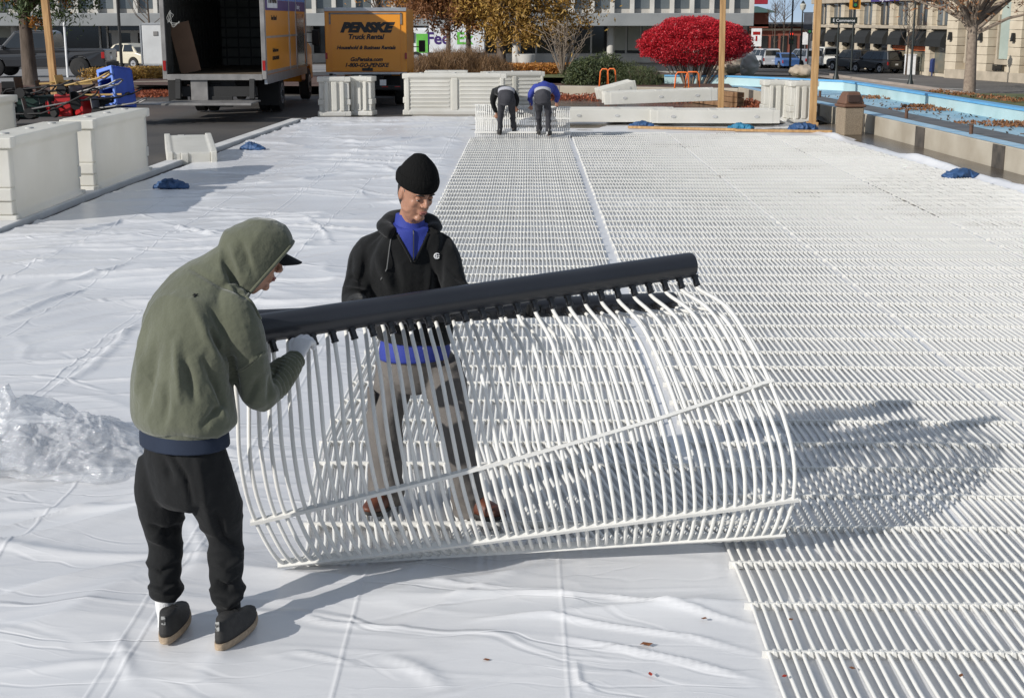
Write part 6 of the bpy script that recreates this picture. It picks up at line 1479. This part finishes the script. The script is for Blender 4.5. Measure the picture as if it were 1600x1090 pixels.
# boulders
rock = mat('boulder', (.30, .24, .18), .9, vs=3, bump=.03, bs=5, col2=(.45, .38, .30)); rockg = mat('boulder_grey', (.24, .23, .22), .9, vs=3, bump=.03, bs=5, col2=(.40, .39, .37))
def boulder(px, py, Y, d, m, label, seed):
    b = MB(); b.ell((0, 0, d[2] * .8), d, 14); me = remesh(b, .045, 1); displace(me, lambda q: (noise3(q + seed * 3.7, (2.2, 2.2, 2.2)) - .5) * d[0] * .45 + (ridge(q + seed * 2, (4, 4, 5)) - .5) * .09 + (noise3(q + seed, (11, 11, 11)) - .5) * .04)
    o = obj('boulder', me, m, loc=at(px, py, Y), smooth=True); tag(o, label, 'boulder')
boulder(1140, 117, 52, (.60, .45, .34), rock, 'wide pale boulder directly under the red bush, left of the upright grey one', 1)
boulder(1170, 117, 51, (.30, .32, .44), rockg, 'upright grey boulder right of the red bush', 2)
boulder(1250, 120, 55, (.46, .36, .25), rock, 'squat tan boulder behind the pool, by the right pine post', 3)
# stone planter/bench wall & yellow hydrant things
# ================================================================== VEGETATION
def leafmat(name, c1, c2, rough=.6, trans=.25):
    m = bpy.data.materials.new(name); m.use_nodes = True; N = m.node_tree.nodes; L = m.node_tree.links; b = N['Principled BSDF']; b.inputs['Roughness'].default_value = rough
    g = N.new('ShaderNodeNewGeometry'); cr = N.new('ShaderNodeValToRGB'); cr.color_ramp.elements[0].color = (*c1, 1); cr.color_ramp.elements[1].color = (*c2, 1); L.new(g.outputs['Random Per Island'], cr.inputs[0]); L.new(cr.outputs[0], b.inputs['Base Color'])
    tr = N.new('ShaderNodeBsdfTranslucent'); L.new(cr.outputs[0], tr.inputs[0]); mx = N.new('ShaderNodeMixShader'); mx.inputs[0].default_value = trans; L.new(b.outputs[0], mx.inputs[1]); L.new(tr.outputs[0], mx.inputs[2]); L.new(mx.outputs[0], N['Material Output'].inputs[0]); MATS[name] = m; return m
def leaves(pts, size, rng, jit=.5, aspect=.6, up=0):
    n = len(pts); pts = np.asarray(pts); a = rng.randn(n, 3); a[:, 2] += up; a /= np.linalg.norm(a, axis=1)[:, None]; r_ = rng.randn(n, 3); b = np.cross(a, r_); b /= np.linalg.norm(b, axis=1)[:, None] + 1e-9
    s = size * (1 - jit / 2 + jit * rng.rand(n))[:, None]; c = np.cross(a, b)
    v = np.stack([pts - a * s, pts + b * s * aspect * .5 + c * s * .12, pts + a * s, pts - b * s * aspect * .5 + c * s * .12], 1).reshape(-1, 3)
    me = bpy.data.meshes.new('leaves'); me.vertices.add(len(v)); me.vertices.foreach_set('co', v.astype(np.float32).ravel()); me.loops.add(4 * n); me.loops.foreach_set('vertex_index', np.arange(4 * n, dtype=np.int32)); me.polygons.add(n); me.polygons.foreach_set('loop_start', np.arange(0, 4 * n, 4, dtype=np.int32)); me.update(calc_edges=True); return me
def clumps(rng, centre, rad, nc, per, cr, flat=1.0, shell=.55, zmin=None):
    """points in leaf clumps spread through an ellipsoid"""
    out = []; ct = []
    while len(ct) < nc:
        q = rng.randn(3); q /= np.linalg.norm(q); r_ = (shell + (1 - shell) * rng.rand()) ** .8
        c = np.array(centre) + q * r_ * np.array(rad)
        if zmin is not None and c[2] < zmin: continue
        ct.append(c); out.append(c + rng.randn(per, 3) * cr * np.array([1, 1, flat]) * (.6 + .8 * rng.rand()))
    return np.concatenate(out), ct
bark = mat('bark', (.06, .045, .033), .95, vs=6, bump=.01, bs=20, col2=(.13, .10, .08), stretch=(1, 1, .3))
barkl = mat('bark_pale', (.17, .13, .10), .95, vs=6, bump=.01, bs=20, col2=(.27, .22, .17))
def tree(label, base, h, r, targets, rng, lm, lsize, crown_c, crown_r, nc, per, cr, bk=bark, group=None, name='tree', shell=.3, fork=.45, zmin=None):
    t = thing(name, label, 'tree', base, 0, group)
    b = MB(); pts, ct = clumps(rng, crown_c, crown_r, nc, per, cr, shell=shell, zmin=zmin)
    top = V((rng.randn() * .1, rng.randn() * .1, h * fork)); b.tube([V((0, 0, 0)), V((.0, 0, .12)), V((top.x * .5, top.y * .5, h * fork * .5)), top], [r * 1.5, r * 1.1, r * .9, r * .75], 10)
    obj('trunk', b, bk, t, smooth='auto'); b = MB(); idx = rng.permutation(len(ct))[:targets]
    for i in idx:
        c = V(ct[i]); s0 = V((top.x * .8, top.y * .8, h * fork * (.75 + .25 * rng.rand()))); m1 = s0.lerp(c, .4) + V((rng.randn() * .1, rng.randn() * .1, abs(c.z - s0.z) * .15)); b.tube([s0, m1, s0.lerp(c, .75) + V((rng.randn() * .08, 0, .05)), c], [r * .42, r * .28, r * .16, r * .05], 6)
    obj('branches', b, bk, t, smooth='auto')
    if lm: obj('crown', leaves(pts, lsize, rng), lm, t, fixn=False)
    return t
rg = np.random.RandomState(5)
orl = leafmat('orange_leaf', (.30, .10, .02), (.50, .26, .05)); gdl = leafmat('gold_leaf', (.25, .13, .03), (.52, .33, .08)); grl = leafmat('green_leaf', (.035, .06, .018), (.09, .13, .04)); rdl = leafmat('crimson_leaf', (.30, .008, .016), (.80, .04, .06), .45, .3)
brl = leafmat('brown_leaf', (.17, .07, .03), (.36, .17, .07)); evl = leafmat('shrub_leaf', (.035, .055, .022), (.11, .13, .05)); grs = leafmat('dry_grass', (.14, .075, .035), (.28, .17, .08)); yll = leafmat('yellow_leaf', (.55, .33, .02), (.75, .52, .05))
p = onz(48, 134); tree('green and rust leaved tree with a mossy trunk at the far left', p, 7.5, .27, 26, rg, grl, .10, (.9, -.3, 4.6), (2.6, 2.0, 2.3), 110, 90, .26, zmin=2.5)
pts, _ = clumps(rg, (.2, -.3, 3.0), (1.6, 1.2, .7), 12, 60, .14); obj('turning_leaves', leaves(pts, .10, rg), orl, [o for o in C.objects if o.name.startswith('tree') and o.type == 'EMPTY'][-1], fixn=False)
tree('russet leaved tree just right of the small yellow truck', onz(733, 122), 6.5, .12, 30, rg, brl, .10, (-.7, 0, 3.9), (3.0, 1.9, 2.2), 190, 110, .24, zmin=1.9)
tree('gold leaved tree in the middle with a straight dark trunk', onz(785, 124), 7.5, .19, 34, rg, gdl, .10, (.9, 0, 3.9), (3.7, 2.2, 2.7), 210, 100, .26, zmin=1.7)
tree('golden young tree behind the russet one near the parcel truck', onz(700, 112), 6.5, .12, 24, rg, orl, .11, (-1.2, 0, 4.8), (2.4, 1.8, 1.9), 100, 100, .25, zmin=2.6)
tree('narrow bright yellow tree behind the red bush', ont(1040, 105), 6.5, .12, 10, rg, yll, .14, (0, 0, 4.6), (.9, .8, 2.2), 50, 60, .22)
pst = ont(1514, 148); tree('street tree with sparse brown leaves on the verge at the right', pst, 9, .35, 34, rg, brl, .16, (0, 0, 7.3), (7.2, 4.5, 3.0), 150, 26, .5, bk=barkl, fork=.52, zmin=4.9)
tree('tall thin tree with few orange leaves behind the office building canopy', ont(590, 108), 9, .12, 18, rg, orl, .12, (0, 0, 6), (2.4, 2, 2.4), 70, 50, .3)
for i, (px, py, hh, lb3) in enumerate([(1208, 104, 6.0, 'bare tree in front of the far brick building'), (1222, 101, 8.0, 'bare tree against the sky right of the green roof'), (236, 112, 5.5, 'bare young tree above the white trailer'), (1415, 118, 6, 'small bare tree before the awnings')]):
    base = ont(px, py); t = thing('bare_tree', lb3, 'tree', base, 0, 'bare young trees'); b = MB(); b.tube([V((0, 0, 0)), V((.05, 0, hh * .4)), V((0, 0, hh))], [.09, .06, .015], 7); obj('trunk', b, bark, t); b = MB()
    for k in range(26):
        z = hh * (.35 + .6 * rg.rand()); a = rg.rand() * 6.28; l_ = (hh - z) * .6 + .4; e = V((math.cos(a) * l_ * .6, math.sin(a) * l_ * .6, z + l_ * .8)); b.tube([V((0, 0, z)), V((e.x * .5, e.y * .5, z + l_ * .25)), e], [.025, .018, .006], 5)
        for q in range(3): m_ = V((0, 0, z)).lerp(e, .5 + .15 * q); b.tube([m_, m_ + V((rg.randn() * .25, rg.randn() * .25, .35))], [.012, .004], 4)
    obj('branches', b, bark, t)
def stems(t, n, r0, rtop, h, rr, m, name='stems', curve=.3, c0=(0, 0)):
    b = MB()
    for k in range(n):
        a = rg.rand() * 6.28; q = rg.rand() ** .5; s_ = V((c0[0] + math.cos(a) * r0[0] * q, c0[1] + math.sin(a) * r0[1] * q, 0)); e = V((math.cos(a) * rtop[0] * q, math.sin(a) * rtop[1] * q, h * (.85 + .3 * rg.rand())))
        m1 = s_.lerp(e, .45) + V((rg.randn() * .06, rg.randn() * .06, h * curve * .1)); b.tube([s_, m1, e], [rr, rr * .8, rr * .4], 6)
    return obj(name, b, m, t, smooth='auto')
# red bush
pb_ = at(1083, 134, 48.5); t = thing('burning_bush', 'broad flat topped bush of brilliant crimson leaves on bare grey stems', 'bush', pb_, 0)
stems(t, 46, (.55, .35), (1.55, 1.2), 1.35, .028, barkl)
n = 75000; q = rg.randn(n, 3); q /= (np.abs(q) ** 2.6).sum(1)[:, None] ** (1 / 2.6); rr = (.72 + .28 * rg.rand(n))[:, None]
bump = 1 + .16 * (noise3(q * 1 + 5, (3.2, 3.2, 4.5)) - .5)[:, None] + .14 * (noise3(q + 9, (8, 8, 8)) - .5)[:, None]
pt_ = q * rr * bump * np.array([1.86, 1.45, .76]); pt_[:, 2] = np.where(pt_[:, 2] < 0, pt_[:, 2] * 1.12, pt_[:, 2]); pt_ += np.array([0, 0, 1.50]); pt_[:, 0] *= 1 - .28 * (pt_[:, 2] > 1.5) * (pt_[:, 2] - 1.5)
keep = ~((pt_[:, 2] < .95) & (rg.rand(n) < .5)) & (noise3(pt_ + 7, (2.6, 2.6, 3.2)) + .25 * rg.rand(n) > .36); obj('foliage', leaves(pt_[keep], .034, rg, aspect=.8), rdl, t, fixn=False)
# bare shrub
ps = at(880, 125, 52); t = thing('bare_shrub', 'leafless pale twigged shrub in front of the office windows', 'shrub', ps, 0); b = MB()
for k in range(22):
    a = rg.rand() * 6.28; e = V((math.cos(a) * 1.1 * rg.rand(), math.sin(a) * .9 * rg.rand(), 1.7 + .6 * rg.rand())); m1 = e * .5 + V((0, 0, .1)); b.tube([V((0, 0, 0)), m1, e], [.020, .014, .005], 5)
    for q_ in range(5): s_ = V((0, 0, 0)).lerp(e, .45 + .1 * q_); b.tube([s_, s_ + V((rg.randn() * .3, rg.randn() * .3, .3))], [.012, .004], 4)
obj('twigs', b, barkl, t)
def mound(px, py, Y, d, lm, n, ls, label, name='shrub', cat='shrub', up=0, aspect=.6, group=None):
    base = at(px, py, Y); t = thing(name, label, cat, base, 0, group); q = rg.randn(n, 3); q /= np.linalg.norm(q, axis=1)[:, None]; q[:, 2] = np.abs(q[:, 2]); rr = (rg.rand(n) ** .4)[:, None]
    k = 1 + .35 * (noise3(q + px * .1, (2.5, 2.5, 2.5)) - .5)[:, None] + .25 * (noise3(q + 3, (7, 7, 7)) - .5)[:, None]
    obj('foliage', leaves(q * rr * k * np.array(d), ls, rg, up=up, aspect=aspect), lm, t, fixn=False); stems(t, 12, (d[0] * .3, d[1] * .3), (d[0] * .7, d[1] * .7), d[2] * .7, .02, bark); return t
gs = 'dark evergreen shrubs in the planter bed'
mound(915, 133, 48, (.75, .7, .85), evl, 4200, .06, 'rounded dark shrub leftmost of the evergreen group', group=gs)
mound(947, 133, 48.3, (.85, .7, 1.0), evl, 5000, .06, 'tallest dark shrub behind the left orange hoops', group=gs)
mound(980, 133, 48, (.65, .7, .78), evl, 4000, .06, 'spiky dark shrub between the orange hoops and the red bush', group=gs, up=1.5, aspect=.2)
mound(1012, 133, 47.6, (.50, .5, .62), evl, 2600, .07, 'small grassy tuft at the foot of the red bush', group=gs, up=2.0, aspect=.15)
mound(930, 128, 50.5, (1.3, .8, .95), evl, 6000, .06, 'wide pale green shrub at the back of the evergreen group', group=gs)
for i, px in enumerate((668, 693, 718, 742, 766)): mound(px, 122, 50 + (i % 2) * .8, (.85, .8, 1.05 if i not in (0, 4) else .8), grs, 5200, .14, ['clump of brown dry grass beside the small truck, leftmost of five', 'second clump of brown dry grass from the left', 'middle clump of brown dry grass', 'fourth clump of brown dry grass from the left', 'clump of brown dry grass beside the gold tree trunk'][i], name='ornamental_grass', cat='ornamental grass', up=2.2, aspect=.08, group='dry ornamental grasses')
gc = leafmat('rust_groundcover', (.30, .10, .02), (.50, .24, .05)); pc = []
for k in range(9000): pc.append((at(788 + 108 * rg.rand(), 118, 52).x, 52 + 3 * rg.rand(), .3 + .52 * rg.rand() ** .6))
o = obj('low_hedge', leaves(np.array(pc), .07, rg), gc, fixn=False); o['kind'] = 'stuff'; tag(o, 'low rust coloured ground cover planted behind the lawn', 'ground cover')
pc = [(ont(178 + 60 * rg.rand(), 122 + 3 * rg.rand()).x, 56 + 2.5 * rg.rand(), .05 + .5 * rg.rand()) for k in range(3000)]; pc += [(ont(222 + 120 * rg.rand(), 122 + 3 * rg.rand()).x, 57 + 2.5 * rg.rand(), .05 + .5 * rg.rand()) for k in range(6000)]
o = obj('low_hedge', leaves(np.array(pc), .08, rg), gdl, fixn=False); o['kind'] = 'stuff'; tag(o, 'yellow orange perennials below the white trailer', 'ground cover')
# leaf litter
def litter(name, polys, n, size, m, label, h=.03, heap=0):
    P_ = []
    for k in range(n):
        (cx, cy, rx, ry, zz) = polys[rg.randint(len(polys))]; a = rg.rand() * 6.28; q = rg.rand() ** .6; x = cx + math.cos(a) * rx * q; y = cy + math.sin(a) * ry * q; P_.append((x, y, zz + h * rg.rand() + heap * (1 - q) * rg.rand()))
    o = obj(name, leaves(np.array(P_), size, rg, up=0, aspect=.9), m, fixn=False); o['kind'] = 'stuff'; tag(o, label, 'leaves'); return o
def W3(px, py, z, rx, ry): p = onz(px, py, z); return (p.x, p.y, rx, ry, z)
rbr = leafmat('redbrown_litter', (.14, .03, .015), (.42, .13, .06))
litter('leaf_litter', [(2.3, 44.3, 2.0, 1.0, .02), (4.2, 43.6, 1.2, 1.1, .02), (5.0, 43.9, 1.0, .8, .02), (6.3, 40.6, .7, 2.2, .02), (6.5, 39.0, .6, 1.4, .02), (.5, 45.0, 1.5, .7, .02)], 7200, .05, rbr, 'red brown fallen leaves heaped along the drained basin edge', heap=.25)
litter('leaf_litter', [W3(1195, 131, .31, 2.5, .5), W3(1240, 132, .31, 2.2, .5), W3(1170, 128, .31, 1.4, .6), W3(1285, 136, .31, .8, .5)], 2400, .06, brl, 'brown leaves drifted in the far arm of the blue pool', heap=.12)
litter('leaf_litter', [W3(1363, 153, .31, .9, .7), W3(1455, 172, .31, 1.1, .3), W3(1560, 193, .31, 1.2, .35), W3(1590, 197, .31, .7, .3), W3(1440, 167, .31, .5, .2)], 1300, .045, brl, 'brown leaves lying in heaps on the blue pool floor', heap=.05)
litter('leaf_litter', [W3(1320 + 26 * k, 150 + 5.2 * k, .31, 1.5, 2.0) for k in range(11)], 220, .045, bark, 'dark scattered leaves on the blue pool floor', heap=0)
litter('leaf_litter', [W3(240, 146, .03, 1.4, 1.6), W3(210, 149, .03, 1.6, 1.4), W3(255, 144, .03, 1.2, 1.2), W3(150, 146, .03, 3, 2)], 4200, .06, rbr, 'brown leaves on the mulch bed left of the open truck', heap=.05)
litter('leaf_litter', [(11.5 + .25 * k, 40 - 1.4 * k, .5, .5, terrain(11.5 + .25 * k, 40 - 1.4 * k) + .45) for k in range(9)], 1100, .045, brl, 'brown leaves along the grass verge beside the pool', heap=.1)
# far mat roll held by the two bent workers
fm = thing('ice_mat', 'far end of a white tube mat curled upright before the two bent workers', 'ice mat', (-.1, 30, 0), 0, None)
xa, xb = onz(743, 217).x, onz(890, 217).x
for i in range(45):
    u = i / 44; x = xa + (xb - xa) * u; Yc = 30.0; w2 = .03 * math.sin(u * 9) + .02 * math.sin(i * 1.7)
    pts = [V((x, Yc - .9, .03)), V((x, Yc - .2, .04)), V((x, Yc + .08 + w2, .22)), V((x, Yc + .10, .48 + w2)), V((x, Yc + .30, .66 - .06 * u + w2 * .5)), V((x, Yc + .62, .56)), V((x, Yc + .72, .30)), V((x, Yc + .5, .08)), V((x, Yc + 1.1, .04))]
    path = [crom(pts, 8 * k / 24) for k in range(25)]; obj('tube', MB().tube(path, .0105, 6), tubem, fm, world=True, smooth=True)
for y_, z_ in ((-.06, .12), (.10, .40), (.30, .67), (.64, .5)): obj('spacer_bar', MB().bar((xa - .03, 30 + y_, z_), (xb + .03, 30 + y_, z_ - (.05 if z_ > .6 else 0)), .03, .03), spacerm, fm, world=True)
